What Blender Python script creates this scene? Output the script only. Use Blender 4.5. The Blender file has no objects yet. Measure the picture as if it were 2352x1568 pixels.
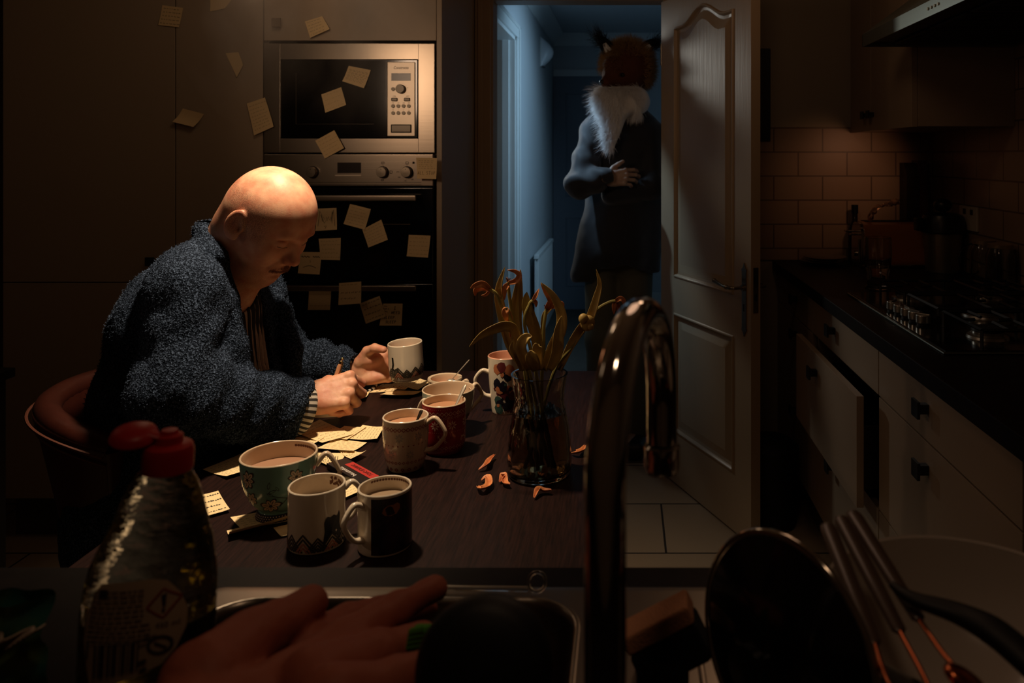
import bpy, bmesh, math, random
import numpy as np
from mathutils import Vector, Matrix, Euler
R = math.radians
C = bpy.context.scene.collection
scene = bpy.context.scene
rnd = random.Random(7)

# ------------------------------------------------------------------ camera
H, F, VX, VY = 1.34, 1800.0, 1436.0, 357.0        # eye height (m), focal length in px, vanishing point of the room's long axis
cam = bpy.data.cameras.new('camera'); camo = bpy.data.objects.new('camera', cam); C.objects.link(camo)
camo.location = (0, 0, H); camo.rotation_euler = (R(90), 0, 0)
cam.sensor_width = 36.0; cam.lens = F / 2352 * 36
cam.shift_x = -(VX - 1176) / 2352; cam.shift_y = -(784 - VY) / 2352
cam.clip_start = .05; cam.clip_end = 60
cam.dof.use_dof = True; cam.dof.focus_distance = 1.62; cam.dof.aperture_fstop = 6.5
scene.camera = camo
def P(px, py, Y): return Vector(((px - VX) * Y / F, Y, H - (py - VY) * Y / F))
def PT(px, py, Z=.75):                              # pixel to a point on a level surface at height Z
    Y = F * (H - Z) / (py - VY); return Vector(((px - VX) * Y / F, Y, Z))

# ------------------------------------------------------------------ world, exposure, lights
w = bpy.data.worlds.new('night'); scene.world = w; w.use_nodes = True
w.node_tree.nodes['Background'].inputs[0].default_value = (.9, .6, .42, 1)
w.node_tree.nodes['Background'].inputs[1].default_value = .0008
scene.view_settings.view_transform = 'Standard'; scene.view_settings.look = 'None'
scene.view_settings.exposure = 0; scene.view_settings.gamma = 1
scene.cycles.max_bounces = 10; scene.cycles.transmission_bounces = 8; scene.cycles.transparent_max_bounces = 8
scene.cycles.volume_bounces = 0; scene.cycles.use_denoising = True; scene.cycles.sample_clamp_indirect = 2.5
scene.cycles.sample_clamp_direct = 0; scene.cycles.caustics_reflective = False; scene.cycles.caustics_refractive = False
def lamp(kind, name, loc, energy, col, **kw):
    l = bpy.data.lights.new(name, kind); l.energy = energy; l.color = col
    for k, v in kw.items():
        if k not in ('rot', 'to'): setattr(l, k, v)
    o = bpy.data.objects.new(name, l); C.objects.link(o); o.location = loc
    if 'to' in kw: o.rotation_euler = (Vector(kw['to']) - Vector(loc)).to_track_quat('-Z', 'Y').to_euler()
    return o
WARM = (1.0, .66, .42)
lamp('SPOT', 'table_lamp_light', (-.62, 1.55, 1.90), 68, (1.0, .75, .50), to=(-.60, 1.56, .75), spot_size=R(88), spot_blend=.95, shadow_soft_size=.035)
lamp('POINT', 'cupboard_glow_light', (-1.02, 2.24, 1.97), 1.4, WARM, shadow_soft_size=.10)
lamp('SPOT', 'kitchen_side_light', (-2.15, .74, 1.66), 8, (1.0, .66, .44), to=(.64, 1.78, .62), spot_size=R(27), spot_blend=.8, shadow_soft_size=.04)
lamp('AREA', 'oven_steel_fill_light', (-1.15, 1.20, 1.74), .26, WARM, shape='RECTANGLE', size=.12, size_y=.35, to=(-.74, 2.7, 1.55), spread=R(50))  # unseen area light, added for the bright band on the oven steel
lamp('SPOT', 'sink_fill_light', (-.05, .28, 2.0), 2.0, WARM, to=(.06, .46, .9), spot_size=R(80), spot_blend=.9, shadow_soft_size=.05)  # added spot with no visible source, brightens the sink foreground
lamp('POINT', 'room_fill_light', (.05, 1.10, 1.70), .85, (1.0, .60, .40), shadow_soft_size=.15)  # added fill below the ceiling, lifts the man's face and the door
lamp('POINT', 'left_fill_light', (-1.9, 1.5, 2.2), .45, WARM, shadow_soft_size=.15)  # weak added fill, no lamp here; lifts the left cupboards
lamp('SPOT', 'hall_light', (.50, 4.25, 1.85), 38, (.44, .73, 1.0), to=(-.6, 4.60, 1.35), spot_size=R(105), spot_blend=.6, shadow_soft_size=.12)
lamp('AREA', 'side_room_light', (-1.15, 4.62, 1.95), 1.0, (.86, .84, .76), shape='DISK', size=.2, to=(-.30, 3.5, 1.40), spread=R(60))
lamp('SPOT', 'figure_rim_light', (-.602, 3.53, 1.88), 20, (.50, .76, 1.0), to=(-.18, 3.47, 1.40), spot_size=R(38), spot_blend=.7, shadow_soft_size=.02)  # added spot hidden behind the door jamb, rims the ruff and sleeve
lamp('POINT', 'counter_fill_light', (.36, 2.1, 1.98), 1.2, (1.0, .60, .36), shadow_soft_size=.1)  # added fill for the toaster corner and right worktop, not a hob lamp
lamp('SPOT', 'tiles_light', (1.0, 2.9, 1.40), .9, (1.0, .46, .24), to=(.93, 3.3, 1.26), spot_size=R(85), spot_blend=1, shadow_soft_size=.03)
# ------------------------------------------------------------------ materials
def lin(c):
    c = c / 255.0
    return c / 12.92 if c <= .04045 else ((c + .055) / 1.055) ** 2.4
def col(t): return tuple(lin(v) for v in t) + (1,)
MATS = {}
def mat(name, rgb=(200, 200, 200), rough=.5, metal=0, spec=.5, trans=0, ior=1.45, coat=0, bump=None, vary=None, alpha=None, sheen=0, sss=0, emit=None):
    """bump=(scale, strength, distance[, stretch xyz])   vary=(scale, rgb2, contrast[, stretch xyz])"""
    if name in MATS: return MATS[name]
    m = bpy.data.materials.new(name); m.use_nodes = True; nt = m.node_tree; N = nt.nodes; L = nt.links
    b = N['Principled BSDF']
    b.inputs['Base Color'].default_value = col(rgb); b.inputs['Roughness'].default_value = rough; b.inputs['Metallic'].default_value = metal
    b.inputs['Specular IOR Level'].default_value = spec; b.inputs['IOR'].default_value = ior
    b.inputs['Transmission Weight'].default_value = trans; b.inputs['Coat Weight'].default_value = coat; b.inputs['Coat Roughness'].default_value = .08
    if sheen: b.inputs['Sheen Weight'].default_value = sheen; b.inputs['Sheen Roughness'].default_value = .6
    if sss:
        b.inputs['Subsurface Weight'].default_value = sss; b.inputs['Subsurface Radius'].default_value = (.012, .004, .0015); b.inputs['Subsurface Scale'].default_value = 1
    if emit: b.inputs['Emission Color'].default_value = col(emit[0]); b.inputs['Emission Strength'].default_value = emit[1]
    tc = N.new('ShaderNodeTexCoord')
    def coords(st):
        if not st: return tc.outputs['Object']
        mp = N.new('ShaderNodeMapping'); mp.inputs['Scale'].default_value = st; L.new(tc.outputs['Object'], mp.inputs[0]); return mp.outputs[0]
    if vary:
        n = N.new('ShaderNodeTexNoise'); n.inputs['Scale'].default_value = vary[0]; n.inputs['Detail'].default_value = 4
        L.new(coords(vary[3] if len(vary) > 3 else None), n.inputs['Vector'])
        rp = N.new('ShaderNodeValToRGB'); c = vary[2]
        rp.color_ramp.elements[0].position = .5 - .25 / c; rp.color_ramp.elements[1].position = .5 + .25 / c
        rp.color_ramp.elements[0].color = col(rgb); rp.color_ramp.elements[1].color = col(vary[1])
        L.new(n.outputs[0], rp.inputs[0]); L.new(rp.outputs[0], b.inputs['Base Color'])
    if bump:
        n = N.new('ShaderNodeTexNoise'); n.inputs['Scale'].default_value = bump[0]; n.inputs['Detail'].default_value = 3
        L.new(coords(bump[3] if len(bump) > 3 else None), n.inputs['Vector'])
        bp = N.new('ShaderNodeBump'); bp.inputs['Strength'].default_value = bump[1]; bp.inputs['Distance'].default_value = bump[2]
        L.new(n.outputs[0], bp.inputs['Height']); L.new(bp.outputs[0], b.inputs['Normal'])
    MATS[name] = m
    return m
def brickmat(name, rgb, mortar, w_, h_, gap, axes, rough, spec=.5, off=.5, shift=(0, 0), var=.06):
    m = bpy.data.materials.new(name); m.use_nodes = True; nt = m.node_tree; N = nt.nodes; L = nt.links
    b = N['Principled BSDF']; b.inputs['Roughness'].default_value = rough; b.inputs['Specular IOR Level'].default_value = spec
    g = N.new('ShaderNodeNewGeometry'); s = N.new('ShaderNodeSeparateXYZ'); c = N.new('ShaderNodeCombineXYZ'); L.new(g.outputs['Position'], s.inputs[0])
    for k, a in enumerate(axes):
        ad = N.new('ShaderNodeMath'); ad.operation = 'ADD'; ad.inputs[1].default_value = shift[k]; L.new(s.outputs[a], ad.inputs[0]); L.new(ad.outputs[0], c.inputs[k])
    br = N.new('ShaderNodeTexBrick'); L.new(c.outputs[0], br.inputs['Vector'])
    br.offset = off; br.inputs['Scale'].default_value = 1; br.inputs['Brick Width'].default_value = w_; br.inputs['Row Height'].default_value = h_
    br.inputs['Mortar Size'].default_value = gap; br.inputs['Mortar Smooth'].default_value = .1; br.inputs['Color1'].default_value = col(rgb)
    br.inputs['Color2'].default_value = col(tuple(v * (1 - var) for v in rgb)); br.inputs['Mortar'].default_value = col(mortar)
    L.new(br.outputs['Color'], b.inputs['Base Color'])
    bp = N.new('ShaderNodeBump'); bp.invert = True; bp.inputs['Strength'].default_value = .5; bp.inputs['Distance'].default_value = .0015
    L.new(br.outputs['Fac'], bp.inputs['Height']); L.new(bp.outputs[0], b.inputs['Normal'])
    return m

# ------------------------------------------------------------------ mesh builder: collects shapes, links ONE mesh object
class MB:
    def __init__(s): s.v = []; s.f = []; s.m = []; s.mats = []; s.cur = 0
    def use(s, m):
        if m not in s.mats: s.mats.append(m)
        s.cur = s.mats.index(m); return s
    def add(s, vs, fs):
        n = len(s.v); s.v += [tuple(p) for p in vs]; s.f += [tuple(i + n for i in f) for f in fs]; s.m += [s.cur] * len(fs); return s
    def box(s, lo, hi, M=None):
        x0, y0, z0 = lo; x1, y1, z1 = hi
        vs = [Vector(p) for p in ((x0,y0,z0),(x1,y0,z0),(x1,y1,z0),(x0,y1,z0),(x0,y0,z1),(x1,y0,z1),(x1,y1,z1),(x0,y1,z1))]
        if M: vs = [M @ p for p in vs]
        return s.add(vs, [(0,3,2,1),(4,5,6,7),(0,1,5,4),(1,2,6,5),(2,3,7,6),(3,0,4,7)])
    def rbox(s, lo, hi, r=.002, M=None, seg=2):
        bm = bmesh.new(); bmesh.ops.create_cube(bm, size=1)
        for v in bm.verts: v.co = Vector(((lo[k] + hi[k]) / 2 + v.co[k] * (hi[k] - lo[k]) for k in range(3)))
        bmesh.ops.bevel(bm, geom=bm.edges[:], offset=r, segments=seg, profile=.5, affect='EDGES')
        bm.verts.index_update()
        vs = [(M @ v.co if M else v.co.copy()) for v in bm.verts]; fs = [[v.index for v in f.verts] for f in bm.faces]; bm.free()
        return s.add(vs, fs)
    def lathe(s, prof, n=40, M=None, sx=1, sy=1, cap=True, a0=0, a1=360):
        vs = []; full = abs(a1 - a0) >= 360; k_ = n if full else n + 1
        for r_, z in prof:
            for k in range(k_):
                a = R(a0 + (a1 - a0) * k / n); vs.append(Vector((r_ * math.cos(a) * sx, r_ * math.sin(a) * sy, z)))
        if M: vs = [M @ p for p in vs]
        fs = []
        for j in range(len(prof) - 1):
            for k in range(n):
                k2 = (k + 1) % k_
                fs.append((j*k_+k, j*k_+k2, (j+1)*k_+k2, (j+1)*k_+k))
        if cap and full:
            fs.append(tuple(range(k_))[::-1]); fs.append(tuple((len(prof)-1)*k_ + k for k in range(k_)))
        return s.add(vs, fs)
    def cyl(s, a, b, r, r2=None, n=24):
        a = Vector(a); b = Vector(b); q = (b - a).to_track_quat('Z', 'Y').to_matrix().to_4x4(); M = Matrix.Translation(a) @ q
        return s.lathe([(r, 0), (r if r2 is None else r2, (b - a).length)], n, M)
    def tube(s, pts, r, n=12, flat=1.0, up=None, cap=True):
        """r: a radius or a list; flat scales the section across; up fixes the section's first axis"""
        pts = [Vector(p) for p in pts]; m = len(pts); rr = r if isinstance(r, (list, tuple)) else [r] * m
        vs = []; ref = Vector(up) if up else None; prev = None
        for i in range(m):
            t = (pts[min(i+1, m-1)] - pts[max(i-1, 0)]).normalized()
            if ref is not None: a = (ref - t * ref.dot(t))
            elif prev is not None: a = prev - t * prev.dot(t)
            else:
                a = Vector((0, 0, 1)) if abs(t.z) < .9 else Vector((1, 0, 0)); a = a - t * a.dot(t)
            a.normalize(); prev = a; b = t.cross(a)
            for k in range(n):
                q = 2 * math.pi * k / n; vs.append(pts[i] + (a * math.cos(q) * flat + b * math.sin(q)) * rr[i])
        fs = [(i*n+k, i*n+(k+1)%n, (i+1)*n+(k+1)%n, (i+1)*n+k) for i in range(m-1) for k in range(n)]
        if cap: fs += [tuple(range(n))[::-1], tuple((m-1)*n+k for k in range(n))]
        return s.add(vs, fs)
    def torus(s, c, nrm, R0, r, n=40, k=10, sx=1.0):
        q = Vector(nrm).to_track_quat('Z', 'Y').to_matrix(); pts = []
        for i in range(n):
            a = 2 * math.pi * i / n
            for j in range(k):
                b = 2 * math.pi * j / k
                pts.append(Vector(c) + q @ Vector(((R0 + r * math.cos(b)) * math.cos(a) * sx, (R0 + r * math.cos(b)) * math.sin(a), r * math.sin(b))))
        return s.add(pts, [(i*k+j, ((i+1)%n)*k+j, ((i+1)%n)*k+(j+1)%k, i*k+(j+1)%k) for i in range(n) for j in range(k)])
    def ball(s, c, r, M=None, n=20):
        rr = r if isinstance(r, (list, tuple)) else (r, r, r); prof = [(max(1e-4, math.sin(math.pi*i/n)), -math.cos(math.pi*i/n)) for i in range(n+1)]
        T = Matrix.Translation(Vector(c)) @ (M if M else Matrix()) @ Matrix.Diagonal((*rr, 1)); return s.lathe(prof, n*2, T)
    def prism(s, poly, fn, d0, d1):
        """poly 2D (ccw), fn(u, v, d) -> point"""
        n = len(poly); vs = [fn(u, v, d0) for u, v in poly] + [fn(u, v, d1) for u, v in poly]
        return s.add(vs, [tuple(range(n))[::-1], tuple(range(n, 2*n))] + [(k, (k+1)%n, n+(k+1)%n, n+k) for k in range(n)])
    def poly(s, poly, fn):
        us = [p[0] for p in poly]; n = len(poly)
        if max(us) - min(us) < .004 or max(us) - min(us) > .5: return s.add([fn(u, v) for u, v in poly], [tuple(range(n))])
        c = (sum(us)/n, sum(p[1] for p in poly)/n); vs = [fn(*c)]
        for k in (.34, .67, 1): vs += [fn(c[0] + (u-c[0])*k, c[1] + (v-c[1])*k) for u, v in poly]
        return s.add(vs, [(0, 1+i, 1+(i+1)%n) for i in range(n)] + [(1+j*n+i, 1+(j+1)*n+i, 1+(j+1)*n+(i+1)%n, 1+j*n+(i+1)%n) for j in (0, 1) for i in range(n)])
    def stroke(s, pts, w_, fn, sub=.004):
        """a flat pen line of width w_ through 2D pts, mapped by fn(u, v)"""
        q = [Vector((p[0], p[1])) for p in pts]; dense = [q[0]]
        for a, b in zip(q, q[1:]):
            k = max(1, int((b - a).length / sub))
            dense += [a.lerp(b, (i+1)/k) for i in range(k)]
        vs = []
        for i, p in enumerate(dense):
            t = dense[min(i+1, len(dense)-1)] - dense[max(i-1, 0)]
            if t.length < 1e-9: t = Vector((1, 0))
            t.normalize(); nn = Vector((-t.y, t.x)) * w_ / 2
            vs += [fn(*(p + nn)), fn(*(p - nn))]
        return s.add(vs, [(2*i, 2*i+1, 2*i+3, 2*i+2) for i in range(len(dense)-1)])
    def grid(s, nu, nv, fn, closed=False):
        vs = [fn(i/(nu-1), j/(nv-1)) for j in range(nv) for i in range(nu)]
        return s.add(vs, [(j*nu+i, j*nu+i+1, (j+1)*nu+i+1, (j+1)*nu+i) for j in range(nv-1) for i in range(nu-1)])
    def build(s, name, m=None, parent=None, smooth=True, angle=38, solid=0):
        me = bpy.data.meshes.new(name); me.from_pydata(s.v, [], s.f)
        ms = s.mats if s.mats else [m]
        for q in ms: me.materials.append(q)
        if s.mats: me.polygons.foreach_set('material_index', s.m)
        if m is not None and s.mats and m not in s.mats: pass
        o = bpy.data.objects.new(name, me); C.objects.link(o)
        if smooth:
            me.polygons.foreach_set('use_smooth', [True] * len(me.polygons)); me.set_sharp_from_angle(angle=R(angle))
        me.update()
        if smooth and len(s.f) < 20000: md = o.modifiers.new('flat_faces', 'WEIGHTED_NORMAL'); md.keep_sharp = True; md.weight = 100
        if parent is not None: place(o, parent)
        if solid:
            md = o.modifiers.new('thickness', 'SOLIDIFY'); md.thickness = solid; md.offset = 0
        return o
def place(o, parent):
    o.parent = parent; o.matrix_parent_inverse = Matrix.Translation(-parent.location) if parent.type == 'EMPTY' else Matrix()
def tag(o, label=None, cat=None, group=None, kind=None):
    if label: o['label'] = label
    if cat: o['category'] = cat
    if group: o['group'] = group
    if kind: o['kind'] = kind
    return o
def thing(name, label, cat, loc, group=None):
    o = bpy.data.objects.new(name, None); C.objects.link(o); o.location = loc; o.empty_display_size = .02
    return tag(o, label, cat, group)
def struct(name, mb, m=None, parent=None, **kw):
    o = mb.build(name, m, parent, **kw)
    if parent is None: o['kind'] = 'structure'
    return o
def text2d(txt, size, shear=0, font_w=1.0):
    cu = bpy.data.curves.new('t', 'FONT'); cu.body = txt; cu.size = size; cu.align_x = 'CENTER'; cu.align_y = 'CENTER'; cu.shear = shear; cu.offset = .0
    o = bpy.data.objects.new('t', cu); C.objects.link(o); dg = bpy.context.evaluated_depsgraph_get(); me = bpy.data.meshes.new_from_object(o.evaluated_get(dg))
    vs = [(v.co.x * font_w, v.co.y) for v in me.vertices]; fs = [tuple(p.vertices) for p in me.polygons]
    bpy.data.objects.remove(o); bpy.data.curves.remove(cu); bpy.data.meshes.remove(me)
    return vs, fs
def put_text(mb, txt, size, fn, shear=0, font_w=1.0):
    vs, fs = text2d(txt, size, shear, font_w); mb.add([fn(u, v) for u, v in vs], fs)
def bez(pts, n=24):
    """Catmull-Rom through pts"""
    p = [Vector(q) for q in pts]; p = [p[0]*2 - p[1]] + p + [p[-1]*2 - p[-2]]; out = []
    segs = len(p) - 3
    for s_ in range(segs):
        a, b, c, d = p[s_:s_+4]; k = max(2, n // segs)
        for i in range(k + (1 if s_ == segs-1 else 0)):
            t = i / k; out.append(.5 * ((2*b) + (c-a)*t + (2*a-5*b+4*c-d)*t*t + (3*b-a-3*c+d)*t**3))
    return out
# stroke letters for handwriting, on a 1 x 1.4 cell
GL = {'I': [[(0.5,0),(0.5,1.4)],[(0.2,1.4),(.8,1.4)],[(.2,0),(.8,0)]], 'N': [[(0,0),(.05,1.4),(.8,0),(.85,1.4)]], 'E': [[(.8,1.35),(0,1.4),(0,0),(.8,.05)],[(0,.7),(.6,.75)]],
      'D': [[(0,0),(0,1.4),(.6,1.2),(.8,.7),(.6,.1),(0,0)]], 'S': [[(.8,1.25),(.4,1.4),(.05,1.1),(.7,.5),(.5,.05),(0,.15)]], 'L': [[(0,1.4),(0,0),(.7,0)]],
      'P': [[(0,0),(0,1.4),(.7,1.25),(.65,.8),(0,.7)]], '.': [[(.1,0),(.2,.05)]], 'A': [[(0,0),(.4,1.4),(.8,0)],[(.2,.5),(.65,.5)]], 'T': [[(0,1.4),(.9,1.4)],[(.45,1.4),(.45,0)]],
      'O': [[(.4,0),(0,.6),(.35,1.4),(.8,.8),(.4,0)]], 'H': [[(0,0),(0,1.4)],[(.8,0),(.8,1.4)],[(0,.7),(.8,.7)]]}
def write(mb, txt, x, y, h, w_, fn, r=None):
    for ch in txt:
        for st in GL.get(ch, []):
            mb.stroke([(x + a*h*.62 + (r.uniform(-.02,.02)*h if r else 0), y + b*h/1.4) for a, b in st], w_, fn)
        x += h * (.78 if ch not in ' .' else .4)
def scribble(mb, fn, W, Hh, r, lines=5, pen=.0006, x0=-.44, x1=.44, y0=.36, y1=-.38, amp=.022, dens=1.0):
    """rows of unreadable joined-up handwriting"""
    for k in range(lines):
        yy = (y0 + (y1 - y0) * k / max(1, lines-1)) * Hh + r.uniform(-.01, .01) * Hh; x = (x0 + r.uniform(0, .06)) * W; xe = (x1 - r.uniform(0, .22)) * W
        while x < xe:
            wl = r.uniform(.06, .17) * W; n = max(3, int(wl / (W * .022) * dens)); pts = []
            for i in range(n):
                pts.append((x + wl*i/n, yy + (r.uniform(.3, 1) if i % 2 else r.uniform(-.3, .2)) * amp * Hh))
            mb.stroke(pts, pen*1.3, fn, sub=1); x += wl + .035 * W

# ------------------------------------------------------------------ signed-distance modelling (one smooth continuous surface)
def A3(p): return np.array(p, dtype=np.float32)
def s_cap(p, a, b, ra, rb):
    a = A3(a); b = A3(b); ab = b - a; t = np.clip(((p - a) @ ab) / max(1e-9, float(ab @ ab)), 0, 1)
    return np.linalg.norm(p - a - t[:, None] * ab, axis=1) - (ra + (rb - ra) * t)
def s_ell(p, c, r, Rm=None):
    q = p - A3(c)
    if Rm is not None: q = q @ Rm
    r = A3(r); k0 = np.linalg.norm(q / r, axis=1); k1 = np.linalg.norm(q / (r*r), axis=1) + 1e-9
    return k0 * (k0 - 1) / k1
def smin(a, b, k):
    h = np.clip(.5 + .5 * (b - a) / k, 0, 1); return b + (a - b) * h - k * h * (1 - h)
def smax(a, b, k): return -smin(-a, -b, k)
_tab = np.random.RandomState(3).rand(64, 64, 64).astype(np.float32)
def vnoise(p, sc):
    q = p * sc; i = np.floor(q).astype(np.int64); f = q - i; f = f*f*(3-2*f); i &= 63; j = (i + 1) & 63
    def g(a, b, c): return _tab[a, b, c]
    x0, y0, z0 = i.T; x1, y1, z1 = j.T; fx, fy, fz = f.T
    return ((g(x0,y0,z0)*(1-fx)+g(x1,y0,z0)*fx)*(1-fy)+(g(x0,y1,z0)*(1-fx)+g(x1,y1,z0)*fx)*fy)*(1-fz)+((g(x0,y0,z1)*(1-fx)+g(x1,y0,z1)*fx)*(1-fy)+(g(x0,y1,z1)*(1-fx)+g(x1,y1,z1)*fx)*fy)*fz - .5
def sdf_mesh(f, lo, hi, h, blk=8, pad=1.8):
    lo = A3(lo); hi = A3(hi); n = np.ceil((hi - lo) / h).astype(int); n = (np.ceil(n / blk) * blk).astype(int); nx, ny, nz = n + 1
    V = np.full((nx, ny, nz), 1.0, dtype=np.float32)
    nb = n // blk; bi = np.stack(np.meshgrid(*[np.arange(k) for k in nb], indexing='ij'), -1).reshape(-1, 3)
    cc = lo + (bi + .5) * blk * h; d = np.concatenate([f(c_) for c_ in np.array_split(cc, max(1, len(cc)//200000))])
    rad = blk * h * .87 * pad
    for b_ in bi[d < -rad]: V[b_[0]*blk:(b_[0]+1)*blk+1, b_[1]*blk:(b_[1]+1)*blk+1, b_[2]*blk:(b_[2]+1)*blk+1] = -1
    act = bi[np.abs(d) <= rad]
    loc = np.stack(np.meshgrid(*[np.arange(blk+1)]*3, indexing='ij'), -1).reshape(-1, 3)
    for ch in np.array_split(act, max(1, len(act)//400)):
        idx = (ch[:, None, :] * blk + loc[None]).reshape(-1, 3); V[idx[:,0], idx[:,1], idx[:,2]] = f(lo + idx.astype(np.float32) * h)
    S = V < 0
    acc = np.zeros((nx-1, ny-1, nz-1), np.float32); pos = {}
    cs = np.zeros((nx-1, ny-1, nz-1), np.uint8)
    for a in (0,1):
        for b in (0,1):
            for c in (0,1): cs += S[a:nx-1+a, b:ny-1+b, c:nz-1+c]
    mix = (cs > 0) & (cs < 8); ci = np.argwhere(mix); vid = np.full(mix.shape, -1, np.int64); vid[mix] = np.arange(len(ci))
    sm = np.zeros((len(ci), 3), np.float32); cnt = np.zeros(len(ci), np.float32)
    cor = [np.array(c) for c in ((0,0,0),(1,0,0),(0,1,0),(1,1,0),(0,0,1),(1,0,1),(0,1,1),(1,1,1))]
    for a, b in ((0,1),(2,3),(4,5),(6,7),(0,2),(1,3),(4,6),(5,7),(0,4),(1,5),(2,6),(3,7)):
        ia = ci + cor[a]; ib = ci + cor[b]; va = V[ia[:,0],ia[:,1],ia[:,2]]; vb = V[ib[:,0],ib[:,1],ib[:,2]]
        m = (va < 0) != (vb < 0); t = np.zeros_like(va); t[m] = va[m] / (va[m] - vb[m])
        p = cor[a] + (cor[b] - cor[a]) * t[:, None]; sm[m] += p[m]; cnt[m] += 1
    vs = lo + (ci + sm / cnt[:, None]) * h; F_ = []
    for ax in range(3):
        u, v = [(1,2),(2,0),(0,1)][ax]
        sl = [slice(None)]*3; sl2 = [slice(None)]*3; sl[ax] = slice(0, -1); sl2[ax] = slice(1, None)
        e = np.argwhere(S[tuple(sl)] != S[tuple(sl2)]); ok = (e[:,u] > 0) & (e[:,v] > 0) & (e[:,u] < n[u]) & (e[:,v] < n[v]); e = e[ok]
        if len(e) == 0: continue
        du = np.zeros(3, int); du[u] = 1; dv = np.zeros(3, int); dv[v] = 1
        q = [vid[tuple((e - du - dv).T)], vid[tuple((e - dv).T)], vid[tuple(e.T)], vid[tuple((e - du).T)]]
        Q = np.stack(q, 1); flip = ~S[tuple(e.T)]; Q[flip] = Q[flip][:, ::-1]; F_.append(Q[(Q >= 0).all(1)])
    return vs, np.concatenate(F_)
def np_obj(name, parts, mats, parent=None):
    """parts: list of (verts, faces, material index)"""
    off = 0; V = []; Fs = []; M_ = []
    for v, f, mi in parts: V.append(v); Fs.append(f + off); M_.append(np.full(len(f), mi) if np.isscalar(mi) else mi); off += len(v)
    V = np.concatenate(V); Fs = np.concatenate(Fs); me = bpy.data.meshes.new(name)
    me.vertices.add(len(V)); me.vertices.foreach_set('co', V.astype(np.float32).ravel()); me.loops.add(Fs.size); me.loops.foreach_set('vertex_index', Fs.astype(np.int32).ravel())
    me.polygons.add(len(Fs)); me.polygons.foreach_set('loop_start', np.arange(0, Fs.size, 4, dtype=np.int32)); me.polygons.foreach_set('loop_total', np.full(len(Fs), 4, np.int32))
    me.polygons.foreach_set('material_index', np.concatenate(M_).astype(np.int32)); me.polygons.foreach_set('use_smooth', np.ones(len(Fs), bool)); me.update(); me.validate()
    for m in mats: me.materials.append(m)
    o = bpy.data.objects.new(name, me); C.objects.link(o)
    if parent is not None: place(o, parent)
    return o
def relax(vs, fs, it=1, lam=.5):
    for _ in range(it):
        s = np.zeros_like(vs); c = np.zeros(len(vs), np.float32)
        for a in range(4):
            b = (a + 1) % 4; np.add.at(s, fs[:, a], vs[fs[:, b]]); np.add.at(c, fs[:, a], 1); np.add.at(s, fs[:, b], vs[fs[:, a]]); np.add.at(c, fs[:, b], 1)
        vs = vs + lam * (s / np.maximum(c, 1)[:, None] - vs)
    return vs
def hairs(mb, roots, dirs, length, wid, r, droop=.3, seg=4, jit=.25):
    for p, d in zip(roots, dirs):
        L_ = length * r.uniform(.55, 1.15); d = (Vector(d).normalized() + Vector((r.gauss(0, jit), r.gauss(0, jit), r.gauss(0, jit)))).normalized()
        side = d.cross(Vector((r.gauss(0,1), r.gauss(0,1), r.gauss(0,1)))).normalized(); q = Vector(p); vs = []
        for i in range(seg):
            t = i / seg; ww = wid * (1 - t * .75); b = d.cross(side)
            vs += [q + side*ww, q - side*ww*.5 + b*ww*.8, q - side*ww*.5 - b*ww*.8]
            q = q + d * L_ / seg; d = (d + Vector((0, 0, -droop / seg))).normalized()
        n = len(vs); vs.append(q)
        fs = [(3*i+k, 3*i+(k+1)%3, 3*i+3+(k+1)%3, 3*i+3+k) for i in range(seg-1) for k in range(3)] + [(n-3+k, n-3+(k+1)%3, n) for k in range(3)]
        mb.add(vs, fs)
# ================================================================== the room
WALL = mat('wall_paint', (150, 138, 120), .85, bump=(60, .15, .002))
CAB = mat('cream_cabinet_gloss', (158, 140, 118), .42, bump=(8, .03, .003))
CABL = mat('cream_unit_front', (150, 132, 112), .4)
GLOSSW = mat('white_gloss_paint', (170, 148, 120), .38, bump=(90, .5, .0009, (1, 1, .06)))
HALLW = mat('hall_wall_paint', (190, 196, 200), .8, bump=(50, .1, .002))
HTRIM = mat('hall_trim_gloss', (215, 220, 220), .35)
DARKW = mat('dark_worktop', (15, 11, 10), .45, vary=(30, (27, 20, 18), 1.2, (1, 1, 1)), spec=.16)
FLOORM = brickmat('floor_tiles', (150, 132, 110), (40, 34, 28), .612, .374, .004, (0, 1), .42, .4, shift=(.612*2 - .138, .374*4 - .024), var=.04)
TILEM = brickmat('wall_tiles', (150, 126, 104), (95, 78, 64), .206, .1015, .003, (0, 2), .45, .4, shift=(.206*6 - .73, .1015*3 - .035), var=.05)
TILEM2 = brickmat('wall_tiles_side', (150, 126, 104), (95, 78, 64), .206, .1015, .003, (1, 2), .25, .5, shift=(.206*6, .1015*3 - .035), var=.05)
KNOBM = mat('black_metal', (22, 20, 18), .4, spec=.5)
YB, XR, XL, ZC = 3.315, 1.30, -2.6, 2.4
m = MB().box((XL-.1, -.3, -.1), (XR+.1, YB+.1, 0)); struct('floor', m, FLOORM)
m = MB().box((-.66, YB+.1, -.1), (.62, 6.95, -.001)).box((-1.9, YB+.1, -.1), (-.66, 4.8, -.001)); struct('floor_hall', m, mat('hall_floor', (70, 66, 60), .6, vary=(14, (84, 78, 70), 1)))
m = MB().box((XL-.1, -.3, ZC), (XR+.1, YB+.1, ZC+.1)); struct('ceiling', m, WALL)
m = MB().box((-.75, YB+.1, ZC), (.72, 6.96, ZC+.1)).box((-1.9, YB+.1, ZC), (-.75, 4.8, ZC+.1)); struct('ceiling_hall', m, HALLW)
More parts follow.
